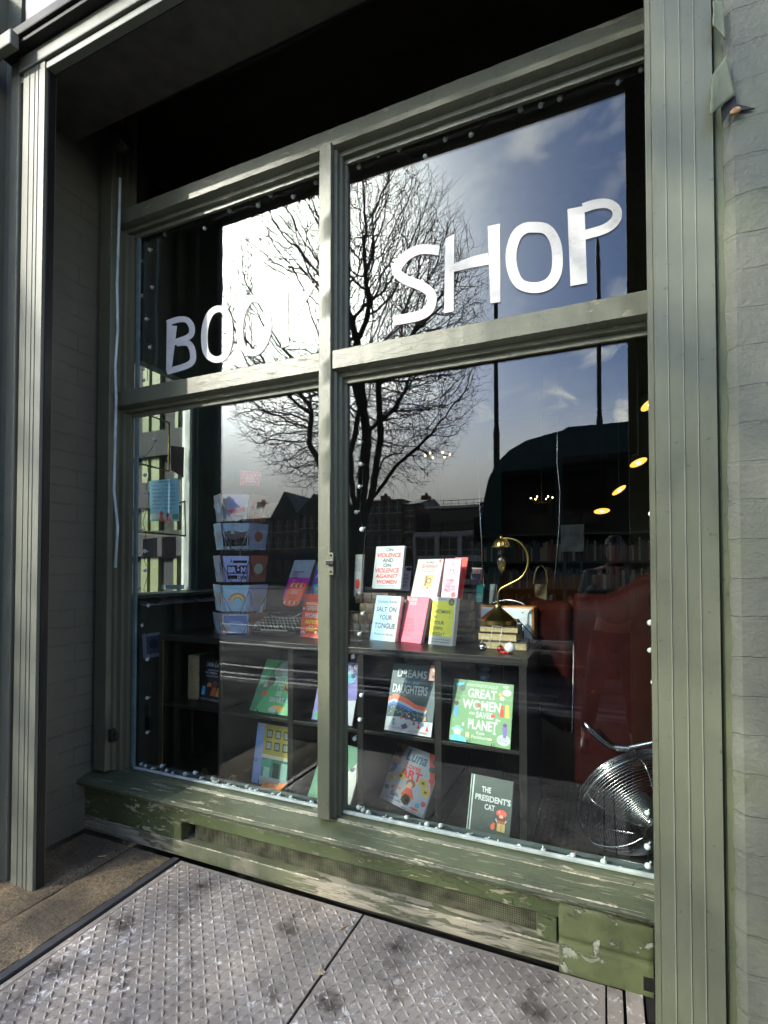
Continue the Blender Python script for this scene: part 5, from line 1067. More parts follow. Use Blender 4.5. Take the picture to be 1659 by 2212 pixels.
wingpanel(topL, .62, 'wing', .07)
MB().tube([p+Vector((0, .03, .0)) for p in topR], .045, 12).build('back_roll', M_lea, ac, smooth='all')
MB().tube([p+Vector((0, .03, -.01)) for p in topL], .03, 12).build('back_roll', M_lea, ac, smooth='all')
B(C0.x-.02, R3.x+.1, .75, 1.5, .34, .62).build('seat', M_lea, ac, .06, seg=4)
for (x, y) in ((C0.x+.03, .72), (R3.x+.05, .72), (C0.x+.03, 1.45), (R3.x+.05, 1.45)): MB().lathe([(0, 0), (.018, 0), (.03, .17), (0, .17)], (x, y, ZD), 12).build('leg', M_blackw, ac, smooth=True)
sd = MB()
for i in range(72): sd.ball(P(1242-.09*i, 1306+3.9*i, .592), .0048, 5)
sd.build('nail_row', M_steel, ac, smooth='all')

# ---------------------------------------------------------------- floor fan
M_chr = mat('chrome', (.42, .42, .43), .22, 1, var=0)
fc = P(1392, 1752, .36); fan = thing('fan', Vector((fc.x, fc.y, ZD)), 'chrome wire-cage floor fan cut off by the right pilaster', 'fan')
ax = Vector((.42, -.78, -.38)).normalized(); ux = ax.cross(Vector((0, 0, 1))).normalized(); uy = ux.cross(ax)
Rf = .262
def ringpts(r, d, n=72): return [fc+ax*d+(ux*math.cos(2*math.pi*i/n)+uy*math.sin(2*math.pi*i/n))*r for i in range(n)]
cg = MB()
def prof_f(t):   # t 0..1 from hub ring to rim (front), dome
    return (.055+(Rf-.055)*math.sin(t*math.pi/2)**.85 if t > 0 else .055), .085*math.cos(t*math.pi/2)**.7
for i in range(26):
    t = i/25; r = .055+(Rf-.055)*t; d = .088*(1-t**2.6); cg.tube(ringpts(r, d), .0017, 5, None, True)
for i in range(7): cg.tube(ringpts(Rf+.002, -.012*i), .0017, 5, None, True)
for i in range(20):
    t = i/19; r = Rf-(Rf-.05)*t; d = -.08-.075*(1-(1-t)**2.2); cg.tube(ringpts(r, d, 60), .0014, 4, None, True)
cg.build('cage_ring', M_chr, fan, smooth='all')
cr = MB()
for k in range(6):
    a = 2*math.pi*k/6+.3; e = ux*math.cos(a)+uy*math.sin(a)
    cr.tube([fc+ax*(.088*(1-((r-.055)/(Rf-.055))**2.6)+.002)+e*r for r in [.055+(Rf-.055)*j/12 for j in range(13)]]+[fc+e*(Rf+.004)-ax*.08], .0026, 5)
    cr.tube([fc+e*Rf-ax*.08, fc+e*(Rf*.7)-ax*.125, fc+e*.05-ax*.157], .0024, 5)
cr.build('cage_spoke', M_chr, fan, smooth='all')
cr = MB(); cr.tube(ringpts(Rf+.004, -.036), .0075, 8, None, True); cr.build('rim_band', M_chr, fan, smooth='all')
Rax = Matrix((( ux.x, uy.x, ax.x), (ux.y, uy.y, ax.y), (ux.z, uy.z, ax.z))).to_4x4()
MB().lathe([(0, -.06), (.05, -.055), (.058, .05), (.052, .10), (.03, .112), (0, .114)], fc, 28, None, Rax).build('motor_hub', M_black, fan, smooth=True)
MB().lathe([(0, .112), (.016, .112), (.018, .135), (.010, .142), (0, .142)], fc, 16, None, Rax).build('knob', M_chr, fan, smooth=True)
for k in range(3):
    mb = MB(); vs = []; n = 8
    for i in range(n+1):
        for j in range(n+1):
            r = .05+.17*i/n; a = 2*math.pi*k/3+(-.45+.9*j/n)*(.55+.45*i/n); vs.append(fc-ax*(.02+.035*(j/n-.5))+(ux*math.cos(a)+uy*math.sin(a))*r)
    mb.add(vs, [(i*(n+1)+j, i*(n+1)+j+1, (i+1)*(n+1)+j+1, (i+1)*(n+1)+j) for i in range(n) for j in range(n)])
    o = mb.build('blade', M_chr, fan, smooth='all'); s = o.modifiers.new('s', 'SOLIDIFY'); s.thickness = .0018
MB().tube([P(*q, .40) for q in ((1262, 1560), (1276, 1578), (1300, 1600), (1318, 1613), (1350, 1617), (1385, 1610), (1440, 1598), (1500, 1592))], .013, 12).build('stand_tube', M_chr, fan, smooth='all')
cl = P(1344, 1617, .40); MB().tube([cl+Vector((-.028, 0, 0)), cl+Vector((.028, 0, .003))], .0165, 14).build('tube_clamp', M_chr, fan, smooth=True)
lgs = MB(); lgs.tube([(fc.x-.18, fc.y-.02, ZD+.012), (fc.x+.2, fc.y-.02, ZD+.012)], .011, 10).tube([(fc.x-.18, fc.y+.25, ZD+.012), (fc.x+.2, fc.y+.25, ZD+.012)], .011, 10).tube([(fc.x+.28, fc.y+.0, ZD+.012), (fc.x+.28, fc.y+.03, fc.z)], .011, 10); lgs.build('foot_tube', M_chr, fan, smooth='all')

# ---------------------------------------------------------------- lamps in the shop
M_shade = mat('black_enamel', (.02, .02, .02), .3); M_glow = mat('warm_shade_inside', (.8, .5, .12), .5, emit=1.7, ecol=(1, .47, .08), var=0); M_lit = mat('lit_bulb', (1, .8, .5), .4, emit=25, ecol=(1, .62, .28), var=0)
for i, (px, py, Y, r, lab) in enumerate(((1404, 873, 1.5, .078, 'yellow-lit pendant lamp nearest the window, highest on the right'), (1379, 999, 2.2, .082, 'yellow-lit pendant lamp second from the window, beside the pilaster'), (1337, 1059, 3.1, .09, 'yellow-lit tilted pendant lamp third from the window'), (1300, 1104, 4.2, .11, 'yellow-lit pendant lamp farthest inside the shop'))):
    r *= .8; c = P(px, py, Y); t = thing('pendant_lamp', c, lab, 'lamp', 'pendant lamps over the shop floor'); Rt = Matrix.Rotation(rad(-16), 4, 'X') @ Matrix.Rotation(rad((-28, -20, -32, -4)[i]), 4, 'Y')
    MB().lathe([(.018, .07), (.03, .05), (r*.6, .025), (r, .0), (r*.985, -.002), (r*.57, .021), (.02, .045)], c, 32, None, Rt).build('shade', M_shade, t, smooth='all')
    MB().lathe([(0.001, .0235), (r*.55, .019), (r*.97, -.001)], c, 32, None, Rt).build('shade_lining', M_glow, t, smooth='all')
    MB().ball(c+Vector((0, 0, .004)), .016, 8).build('bulb', M_lit, t, smooth='all')
    MB().tube([c+Vector((0, 0, .06)), Vector((c.x, c.y, 4.06))], .004, 6).build('cord', M_wire, t)
for i, (px, py, Y, lab) in enumerate(((945, 985, 3.4, 'small warm chandelier glowing through the reflected tree'), (1170, 1077, 5.0, 'small chandelier with tiny warm bulbs deep in the shop'))):
    c = P(px, py, Y); t = thing('chandelier', c, lab, 'chandelier', 'chandeliers in the shop'); m1 = MB(); m2 = MB()
    for k in range(6):
        a = k*math.pi/3+.2; e = Vector((math.cos(a), math.sin(a), 0))*.14; m1.tube([c+Vector((0, 0, -.05)), c+e*.6+Vector((0, 0, -.06)), c+e], .006, 6); m2.ball(c+e+Vector((0, 0, .010)), .0075, 8)
    m1.tube([c+Vector((0, 0, -.06)), Vector((c.x, c.y, 4.06))], .005, 6); m1.build('arm', M_brass, t); m2.build('bulb', M_lit, t, smooth='all')
wg = [P(1254, 940, 1.2), P(*D('E', 1000, 0), 1.2)]
t = MB().tube([P(x, y, 1.3) for x, y in ((1205, 800), (1203, 1000), (1209, 1060), (1208, 1130), (1199, 1240), (1190, 1340))], .0022, 5).build('hanging_wire', M_steel, None, smooth='all', label='thin pale wire hanging inside the shop in front of the dark shape', cat='wire')
# framed picture and tote bag deeper inside
a = P(1211, 1192, 3.6); b = P(1262, 1192, 3.6); tz_ = P(1211, 1134, 3.6).z
t = thing('framed_picture', a, 'faint grey framed picture on a stand deep in the shop', 'picture'); B(a.x, b.x, 3.6, 3.63, a.z, tz_).build('frame', mat('grey_print', (.16, .17, .16), .6, var=.5, vs=9), t, .004); B(a.x+.02, a.x+.05, 3.64, 3.67, ZD, a.z).build('leg', M_dark, t); B(b.x-.05, b.x-.02, 3.64, 3.67, ZD, a.z).build('leg', M_dark, t)
a = P(1155, 1290, 1.9); b = P(1182, 1292, 1.9); zt2 = P(1165, 1262, 1.9).z
t = thing('tote_bag', a, 'pale cloth tote bag with long handles hanging behind the armchair', 'bag'); M_tote = mat('canvas', (.07, .06, .03), .9, var=.2, vs=40, bump=.4)
B(a.x, b.x, 1.9, 1.93, a.z-.12, zt2).build('bag_body', M_tote, t, .01); cx = (a.x+b.x)/2
MB().tube([Vector((cx+.05*math.cos(q), 1.9, zt2+.14*math.sin(q))) for q in [math.pi*i/12 for i in range(13)]], .006, 6).build('handle', M_tote, t, smooth='all')
# shelves of dim books along the back wall
rk = thing('wall_bookshelf', (.4, 6.5, ZD), 'tall dark bookshelves against the far wall of the shop', 'bookshelf')
for z in (.2, .65, 1.1, 1.55, 2.0): B(-2.2, 3.2, 6.6, 6.95, z, z+.03).build('shelf', M_blackw, rk)
for z in (.23, .68, 1.13, 1.58):
    mb = MB(); x = -2.15; rnd = random.Random(int(z*100)); cm = [ink(c) for c in ('3c2c28', '5c5048', '28384c', '6c2c28', '2c4c40', '8c8478')]
    while x < 3.1: w_ = rnd.uniform(.02, .05); mb.box(x, x+w_-.003, 6.62, 6.85, z+.002, z+rnd.uniform(.22, .36), rnd.choice(cm)); x += w_
    o = mb.build('row_of_books', None, rk); o['kind'] = 'stuff'

# pine cones and little red berry on the deck
M_cone = mat('pine_cone_scales', (.13, .075, .03), .7, var=.4, vs=60)
for px, py, lab, s in ((503, 1688, 'open brown pine cone on the sill left of the orange booklet', 1), (441, 1672, 'dark pine cone in the shadow near the left corner', .9), (876, 1728, 'small pine cone under the tilted sunflower book', .8), (612, 1710, 'tiny pine cone beside the orange booklet', .5)):
    c = P(px, py, .12); zb = max(.20, c.z-.02); c = P(px, py, .10); t = MB(); h = .055*s
    for k in range(60):
        q = k/60; a = k*2.4; r = .022*s*math.sin(math.pi*(.15+.8*q))+.002; z = -h/2+h*q; e = Vector((math.cos(a), math.sin(a), 0)); s_ = Vector((-e.y, e.x, 0)); p = c+Vector((0, 0, z))
        t.add([p+e*r*.3+s_*.003*s, p+e*r*.3-s_*.003*s, p+e*r*1.15-s_*.006*s+Vector((0, 0, .006*s)), p+e*r*1.3+Vector((0, 0, .009*s)), p+e*r*1.15+s_*.006*s+Vector((0, 0, .006*s)), p+e*r*.6+Vector((0, 0, -.003*s))], [(0, 1, 2, 3, 4), (0, 5, 1), (1, 5, 2), (2, 5, 3), (3, 5, 4), (4, 5, 0)])
    t.build('pine_cone', M_cone, None, label=lab, cat='pine cone')
p = P(1241, 1846, .07); MB().ball(p, .0105, 10).tube([p+Vector((0, 0, .009)), p+Vector((.008, .005, .02))], .0012, 4).build('red_berry', mat('berry_red', (.5, .03, .02), .3), None, smooth='all', label='single red berry bead among the white lights at the lower right', cat='berry')
# inner sill ledge where the lights lie
tag(B(-2.62, .40, .004, .09, .0, .318).build('window_ledge', mat('ledge_paint', (.11, .14, .135), .4, var=.3, vs=10), shop, .003))
# leaves and litter on the plate
for px, py, lab, col, s in ((692, 2100, 'small pale dry leaf on the left hatch plate', (.35, .28, .19), .019), (695, 2035, 'flattened pale leaf scrap on the left hatch plate, farther from the leaf', (.22, .2, .17), .014)):
    c = PZ(px, py, .007); mb = MB(); n = 14; vs = [c+Vector((0, 0, .003))]+[c+Vector((s*math.cos(2*math.pi*i/n)*(.7+.3*(i % 2)), s*.7*math.sin(2*math.pi*i/n)*(.8+.2*(i % 3)), .001*(i % 3))) for i in range(n)]
    mb.add(vs, [(0, 1+i, 1+(i+1) % n) for i in range(n)]); o = mb.build('leaf', mat('leaf_'+str(px), col, .7, var=.3, vs=80), None, label=lab, cat='leaf'); sm_ = o.modifiers.new('s', 'SOLIDIFY'); sm_.thickness = .0008
c = PZ(735, 2008, .005); MB().tube([c, c+Vector((.012, .03, .0))], .0035, 8).build('cigarette_end', mat('tan_paper', (.5, .33, .15), .8), None, smooth=True, label='tan cigarette end lying in the joint between the plates', cat='litter')
c = PZ(213, 1850, .010); MB().tube([c, c+Vector((.02, .012, .0)), c+Vector((.03, .02, 0))], .0035, 8).build('cigarette_end', MT['tan_paper'], None, smooth=True, label='cigarette end lying in the slab joint near the left guide', cat='litter')
# ================================================================== the street behind the viewer (seen in the glass)
YT = -14.0
M_bark = mat('bark', (.045, .036, .030), .85, var=.35, vs=5, bump=.8, bs=18)
def make_tree(name, base, cen, R, lab, seed, natt, step=.17, tip=.0085, r0=None, pw=2.35, trunk_pts=None, cat='tree', group=None):
    rnd = np.random.default_rng(seed); A = []
    while len(A) < natt:
        q = rnd.uniform(-1, 1, (natt, 3)); q = q[(q**2).sum(1) < 1]; k = (q**2).sum(1) > .10; q = q[k]
        A += list(q*np.array(R)+np.array(cen))
    A = np.array(A[:natt]); A = A[A[:, 2] > cen[2]-R[2]*.86]
    S_ = np.array(SUN); hS = np.cross(S_, [0, 0, 1.]); hS /= np.linalg.norm(hS); vS = np.cross(hS, S_)
    def ingap(q): w_ = np.atleast_2d(q)-np.array([-1.1, -.1, 1.5]); return (np.abs(w_ @ hS) < 1.0) & (w_ @ vS > -.7) & (w_ @ vS < 1.4)
    A = A[~ingap(A)]
    nod = [np.array(p, float) for p in trunk_pts]; par = [-1]+list(range(len(nod)-1))
    # hand-laid main limbs out of the fork
    def limb(start, pts):
        k = start
        for p in pts:
            a = nod[k]; p = np.array(p, float); m = max(1, int(np.linalg.norm(p-a)/step))
            for i in range(1, m+1): nod.append(a+(p-a)*i/m+rnd.normal(0, .012, 3)); par.append(k); k = len(nod)-1
        return k
    f = len(nod)-1; C = np.array(cen); Rr = np.array(R); fork = nod[f]
    for k in range(9):
        if k == 6: continue
        a = k*2.4+.3; e = np.array([math.cos(a), math.sin(a), 0]); h = (.25, .7, 1.1, .45, .95, .2, .8, 1.25, .5)[k]
        st = f if k % 2 else max(0, f-3)
        tgt = fork+e*Rr[0]*(.36)+np.array([0, 0, Rr[2]*(.2+.45*h)])
        if ingap(tgt)[0] or ingap((tgt+fork)/2)[0]: continue
        limb(st, [fork+e*Rr[0]*.16+np.array([0, 0, Rr[2]*.10]), fork+e*Rr[0]*(.30)+np.array([0, 0, Rr[2]*(.18+.28*h)])+rnd.normal(0, .25, 3), fork+e*Rr[0]*(.42 if h < 1 else .2)+np.array([0, 0, Rr[2]*(.2+.62*h)])+rnd.normal(0, .3, 3)])
    n = len(nod); P_ = np.array(nod)
    best = np.full(len(A), 1e9); bi = np.zeros(len(A), int)
    def upd(i0, pts):
        for c in range(0, len(pts), 256):
            s = pts[c:c+256]; d = ((A[:, None, :]-s[None])**2).sum(2); m = d.argmin(1); dv = d[np.arange(len(A)), m]; u = dv < best; best[u] = dv[u]; bi[u] = i0+c+m[u]
    upd(0, P_); D2 = (step*14)**2; K2 = (step*1.35)**2
    for it in range(120):
        act = (best < D2) & (best > K2)
        if act.sum() == 0: break
        pos = np.array(nod); v = A[act]-pos[bi[act]]; v /= np.linalg.norm(v, axis=1)[:, None]
        acc = np.zeros((len(nod), 3)); np.add.at(acc, bi[act], v); idx = np.unique(bi[act]); new_ = []
        for i in idx:
            dd = acc[i]; L_ = np.linalg.norm(dd)
            if L_ < 1e-6: continue
            prev = nod[i]-nod[par[i]] if par[i] >= 0 else np.array([0, 0, 1.]); dd = dd/L_+rnd.normal(0, .22, 3)+.35*prev/max(1e-6, np.linalg.norm(prev)); dd /= np.linalg.norm(dd)
            new_.append((nod[i]+dd*step, i))
        if not new_: break
        i0 = len(nod)
        for p, i in new_: nod.append(p); par.append(i)
        keep = best > K2; A = A[keep]; best = best[keep]; bi = bi[keep]
        if len(A) == 0: break
        upd(i0, np.array([p for p, _ in new_]))
        if len(nod) > 60000: break
    # fine end twigs
    kids = [[] for _ in nod]
    for i, p in enumerate(par):
        if p >= 0: kids[p].append(i)
    n0 = len(nod)
    for i in range(n0):
        leaf = not kids[i]
        if (leaf or (rnd.random() < .60)) and par[i] >= 0 and i > 60:
            d = nod[i]-nod[par[i]]; d /= max(1e-6, np.linalg.norm(d)); d = d+rnd.normal(0, .55 if not leaf else .25, 3); k = i; p = nod[i]
            out = nod[i]-C; out /= max(1e-6, np.linalg.norm(out)); low = max(0, -(out[2])); 
            for s in range(int(rnd.integers(2, 5))):
                d = d/np.linalg.norm(d)+rnd.normal(0, .22, 3)+out*.10+np.array([0, 0, .16-.05*low]); p = p+d/np.linalg.norm(d)*step*.85; nod.append(p); par.append(k); k = len(nod)-1
    n = len(nod); kids = [[] for _ in range(n)]
    for i, p in enumerate(par):
        if p >= 0: kids[p].append(i)
    rad_ = np.zeros(n); order = sorted(range(n), key=lambda i: -i)
    for i in order: rad_[i] = tip if not kids[i] else (sum(rad_[k]**pw for k in kids[i]))**(1/pw)+.00002
    if r0: sc = min(1.0, r0/rad_[0]); big = rad_ > tip*2.2; rad_ = np.where(big, tip*2.2+(rad_-tip*2.2)*(r0-tip*2.2)/(rad_[0]-tip*2.2), rad_)
    t = thing(name, base, lab, cat, group); mbs = [MB(), MB()]
    done = [False]*n; starts = [0]
    while starts:
        s = starts.pop(); chain = [s] if par[s] < 0 else [par[s], s]; k = s
        while kids[k]:
            ks = sorted(kids[k], key=lambda q: -rad_[q]); starts += ks[1:]; k = ks[0]; chain.append(k)
        if max(rad_[q] for q in chain) < .016 and ingap(nod[chain[len(chain)//2]])[0]: continue
        rs = [float(rad_[q]) for q in chain]; rs[0] = min(rs[0], rs[1]*1.15) if len(rs) > 1 else rs[0]
        thick = max(rs) > .07; mbs[0 if thick else 1].tube([nod[q] for q in chain], rs, 9 if max(rs) > .12 else (5 if max(rs) > .03 else 3))
    mbs[0].build('trunk', M_bark, t, smooth='all'); mbs[1].build('crown', M_bark, t, smooth='all'); return t
tb = MP(770, 1231, YT); tb.z = 0
cen = MP(762, 735, YT-.3)
tr_pts = [(tb.x, tb.y, z) for z in (0, .4, .8, 1.2, 1.6, 2.0, 2.4, 2.8, 3.2, 3.5)]
tr_pts = [(x+.05*math.sin(z*1.2), y, z) for x, y, z in tr_pts]
make_tree('bare_tree', tb, (cen.x, cen.y, cen.z), (4.9, 4.9, 6.2), 'big bare spreading tree across the road, reflected in the middle of the window', 4, 17000, step=.168, tip=.0054, r0=.27, trunk_pts=tr_pts)
# second smaller bare tree up the street on the left, seen through the side window
bt = Vector((-13.5, -15, 0))
# ---------------------------------------------------------------- lamp posts
M_post = mat('post_paint', (.03, .028, .026), .5, var=.2)
for px, ptop, Y, lab in ((1075, 560, -9.6, 'tall dark post reflected in front of the bus nose'), (1298, 508, -10.4, 'tall dark post rising behind the roof of the bus')):
    b = MP(px, 1231, Y); zt3 = MP(px+3, ptop, Y).z; b.z = 0
    t = thing('street_post', b, lab, 'post', 'tall street posts beyond the bus')
    MB().lathe([(.0, 0), (.12, 0), (.12, .9), (.075, 1.0), (.068, zt3*.52), (.076, zt3*.53), (.052, zt3*.55), (.046, zt3*.93), (.0, zt3*.93)], b, 18).build('shaft', M_post, t, smooth=True)
    MB().lathe([(0, zt3*.93), (.05, zt3*.93), (.05, zt3*.94), (.03, zt3*.955), (.045, zt3*.965), (.028, zt3*.985), (.0, zt3)], b, 14).build('finial', M_post, t, smooth=True)
# ---------------------------------------------------------------- bus, side on, nose to the left of the picture
M_bus = mat('bus_teal', (.016, .085, .095), .22, var=.12, vs=2, coat=.5); M_busw = mat('bus_glass', (.004, .006, .007), .05, var=0, spec=.6); M_orange = mat('bus_orange', (.5, .15, .02), .3, var=.1); M_tyre = mat('tyre', (.015, .015, .015), .8)
YBs, YBf = -8.1, -5.6
def bp(px, py): p = MP(px, py, YBf); return (p.x, p.z)
prof_b = [bp(*q) for q in ((1044, 1330), (1042, 1240), (1042, 1150), (1046, 1080), (1056, 1035), (1074, 1000), (1100, 972), (1135, 951), (1180, 938))]+[bp(1215, 929), bp(1225, 922), bp(1300, 915)]
xr = 8.2; zt_b = prof_b[-1][1]; prof_b += [(xr-.3, zt_b+.02), (xr, zt_b-.3), (xr, .42), (prof_b[0][0]+.05, .42)]
bus = thing('bus', (3, (YBs+YBf)/2, 0), 'dark teal coach parked by the kerb, its rounded nose reflected at right', 'bus')
def busbody(prof, y0, y1, name, M, inset=0.0, bev=.16):
    mb = MB(); n = len(prof); mb.add([(x, y, z) for y in (y0, y1) for x, z in prof], [tuple(range(n)), tuple(range(2*n-1, n-1, -1))]+[(i, n+i, n+(i+1) % n, (i+1) % n) for i in range(n)]); return mb.build(name, M, bus, bev, smooth=True, seg=4)
busbody(prof_b, YBs, YBf, 'body', M_bus)
zg = [zt_b-.42, 1.55]
for i in range(6):
    x0 = prof_b[0][0]+1.15+i*1.45
    B(x0, x0+1.38, YBf-.01, YBf+.006, zg[1], zg[0]).build('window', M_busw, bus, .03)
B(prof_b[0][0]+.28, prof_b[0][0]+1.05, YBf-.01, YBf+.006, .62, zg[0]-.15).build('door', M_busw, bus, .04)
wv_ = MB(); xs_ = [prof_b[0][0]+.3+.25*i for i in range(32)]
up = [(x, YBf+.009, 1.28+.16*math.sin((x+1)*.9)) for x in xs_]; lo = [(x, YBf+.009, .78+.10*math.sin((x+2)*.8)) for x in xs_]
wv_.add(up+lo, [(i, i+1, 32+i+1, 32+i) for i in range(31)]); wv_.build('side_stripe', M_orange, bus)
for x in (prof_b[0][0]+1.75, xr-2.2):
    w = MB().lathe([(0, -.14), (.40, -.14), (.48, -.10), (.48, .10), (.40, .14), (0, .14)], (x, YBf-.12, .42), 28, None, Matrix.Rotation(rad(90), 4, 'X')).build('wheel', M_tyre, bus, smooth=True)
    MB().lathe([(0, .0), (.26, .0), (.24, .025), (.08, .04), (0, .04)], (x, YBf+.012, .42), 20, None, Matrix.Rotation(rad(-90), 4, 'X')).build('rim', M_steel, w, smooth=True)
mp_ = bp(1052, 1120)
MB().tube([(mp_[0]+.1, YBf, mp_[1]+.25), (mp_[0]-.05, YBf+.22, mp_[1]+.2), (mp_[0]-.05, YBf+.25, mp_[1])], .02, 8).box(mp_[0]-.12, mp_[0]+.0, YBf+.16, YBf+.34, mp_[1]-.38, mp_[1]).build('wing_mirror', M_black, bus, .01)
B(prof_b[8][0]+.9, xr-1, YBs+.4, YBf-.4, zt_b+.005, zt_b+.10).build('roof_unit', M_bus, bus, .04)
# ---------------------------------------------------------------- buildings across
M_br = [brick_mat('far_brick_%d' % i, c, 'x', .3, .8) for i, c in enumerate(((.26, .14, .10), (.21, .16, .13), (.25, .21, .17)))]
M_conc = mat('far_concrete', (.80, .79, .76), .8, var=.15, vs=.8); M_slate = mat('slate_roof', (.07, .07, .08), .6, var=.3); M_fw = mat('far_window_glass', (.02, .024, .03), .08, var=0, spec=1); M_trim = mat('pale_trim', (.7, .68, .65), .7)
def house(x0, x1, y, zt, M, lab, roof='gable', rows=3, cols=4, dep=11, wh=1.5, ww=1.0, shopcol=(.12, .05, .03), shop=True, ridge=2.4, group=None):
    t = thing('terraced_house', ((x0+x1)/2, y, 0), lab, 'building', group)
    mb = MB(); sh = 3.4 if shop else .6; fh = (zt-sh)/rows; cw = (x1-x0)/cols
    mb.box(x0, x1, y-dep, y-.25, 0, zt)
    # front wall with real openings: piers and spandrels
    for r in range(rows):
        z0 = sh+r*fh; zs = z0+fh*.25; ze = min(zs+wh, z0+fh-.12); mb.box(x0, x1, y-.249, y, z0, zs); mb.box(x0, x1, y-.249, y, ze, z0+fh)
        for c in range(cols+1):
            a = x0+(c-.5)*cw+ww/2 if c else x0; b = x0+(c+.5)*cw-ww/2 if c < cols else x1; mb.box(a, b, y-.249, y, zs+.001, ze-.001)
        for c in range(cols):
            cx = x0+(c+.5)*cw; w = MB().box(cx-ww/2, cx+ww/2, y-.16, y-.15, zs, ze, M_fw); w.box(cx-.03, cx+.03, y-.15, y-.12, zs, ze, M_trim); w.box(cx-ww/2, cx+ww/2, y-.15, y-.12, (zs+ze)/2-.03, (zs+ze)/2+.03, M_trim); w.box(cx-ww/2-.08, cx+ww/2+.08, y-.05, y+.06, zs-.10, zs-.002, M_trim); w.build('window', None, t)
    mb.box(x0, x1, y-.249, y, 0, .6)
    if sh > 1: mb.box(x0, x1, y-.249, y, sh-.3, sh-.002)
    for c in range(0, cols+1): mb.box(x0+c*cw-(.18 if c else 0), min(x1, x0+c*cw+.18), y-.249, y, .6, sh-.3)
    mb.build('wall', M, t)
    if shop:
        B(x0+.2, x1-.2, y+.002, y+.22, sh-.85, sh-.15).build('shop_sign', mat('sign_%g' % x0, shopcol, .5), t, .02)
        B(x0+.2, x1-.2, y-.14, y-.12, .6, sh-.3).build('shop_window', M_fw, t)
    if roof == 'gable':
        xm = (x0+x1)/2; rb = MB(); rb.add([(x0-.3, y+.3, zt-.05), (xm, y+.3, zt+ridge), (x1+.3, y+.3, zt-.05), (x0-.3, y-dep, zt-.05), (xm, y-dep, zt+ridge), (x1+.3, y-dep, zt-.05)], [(0, 1, 2), (3, 5, 4), (0, 3, 4, 1), (1, 4, 5, 2), (0, 2, 5, 3)]); rb.build('roof', M_slate, t)
    elif roof == 'pitch':
        rb = MB(); rb.add([(x0-.2, y+.3, zt-.05), (x0-.2, y-dep/2, zt+ridge), (x0-.2, y-dep, zt-.05), (x1+.2, y+.3, zt-.05), (x1+.2, y-dep/2, zt+ridge), (x1+.2, y-dep, zt-.05)], [(0, 1, 2), (3, 5, 4), (0, 3, 4, 1), (1, 4, 5, 2), (0, 2, 5, 3)]); rf = rb.build('roof', M_slate, t)
        ch = MB().box(x1-1.2, x1-.3, y-dep/2-.6, y-dep/2+.6, zt+ridge*.5, zt+ridge+.35)
        for q in (-.3, .1): ch.lathe([(0, 0), (.14, 0), (.11, .35), (0, .35)], (x1-.75, y-dep/2+q, zt+ridge+.35), 10)
        ch.build('chimney', M, rf)
    return t
YH = -46.0
def hx(px, py): p = MP(px, py, YH); return p.x, p.z
x_a, z_a = hx(590, 1100); x_b, _ = hx(648, 1100); x_c, _ = hx(712, 1100); xs0, _ = hx(440, 1100); x_mid, _ = hx(520, 1100)
z1 = hx(600, 1120)[1]
house(xs0-14, xs0-.1, YH, 8.0, M_br[1], 'dark brick house at the far left end of the opposite row', 'pitch', 2, 5)
house(xs0, x_mid-.1, YH, 7.2, M_br[2], 'low grey-brown house in the opposite row, left of the dormer house', 'pitch', 2, 4, shopcol=(.03, .06, .05))
house(x_mid, x_a-.1, YH, 7.4, M_br[1], 'brick house in the opposite row with a reddish sign, left of the steep gable', 'pitch', 2, 4, shopcol=(.3, .06, .03))
house(x_a, x_b-.1, YH, 7.2, M_br[0], 'dark red brick house with a steep gable in the opposite row', 'gable', 2, 3, ridge=3.0, shopcol=(.05, .03, .12))
house(x_b, x_c, YH, 7.6, M_br[1], 'dark brick house with the broad shallow gable in the opposite row', 'gable', 2, 4, ridge=2.2, shopcol=(.02, .05, .10))
x_d = hx(780, 1100)[0]; x_e = hx(893, 1100)[0]; x_f = hx(1046, 1100)[0]
house(x_c+.1, x_d, YH-3, 8.4, M_br[0], 'red brick house behind the trunk of the bare tree', 'pitch', 2, 4, ridge=1.6)
house(x_d+.1, x_e-1.6, YH-1, 8.8, M_br[2], 'brown flat-topped house between the tree trunk and the concrete block', 'flat', 3, 4, wh=1.2, shopcol=(.2, .12, .03))
house(x_e-1.5, x_e-.1, YH-1, 8.2, M_br[0], 'narrow brick house squeezed against the concrete block', 'pitch', 3, 1, wh=1.2, ridge=1.2)
# concrete block of three storeys
cbx = thing('office_block', ((x_e+x_f)/2, YH, 0), 'pale grey concrete office block with a glazed top floor and roof railing', 'building')
zt4 = hx(900, 1150)[1]; zt5 = hx(900, 1093)[1]; mb = MB(); mb.box(x_e, x_f+6, YH-12, YH-.4, 0, zt4); nb = 6; bw = (x_f-x_e)/3*1.0
mb.box(x_e, x_f+6, YH-.4, YH, zt4-.45, zt4); mb.box(x_e, x_f+6, YH-.4, YH, 0, .3)
for i in range(int((x_f+6-x_e)/bw)+2): 
    cx = x_e+i*bw; mb.box(cx-.22 if i else cx, cx+.22, YH-.39, YH+.10, .3, zt4-.46)
for z in (zt4-2.35, zt4-4.6): mb.box(x_e, x_f+6, YH-.38, YH+.04, z-.55, z)
mb.build('frame', M_conc, cbx)
for i in range(int((x_f+6-x_e)/bw)+1):
    for z in (zt4-2.34, zt4-4.59, zt4-6.8):
        a = x_e+i*bw+.26; b = min(a+bw-.5, x_f+6); w = MB().box(a, b, YH-.32, YH-.30, z, z+1.75, M_fw).box((a+b)/2-.04, (a+b)/2+.04, YH-.30, YH-.26, z, z+1.75, M_trim).box(a, b, YH-.30, YH-.26, z+.5, z+.56, M_trim); w.build('window', None, cbx)
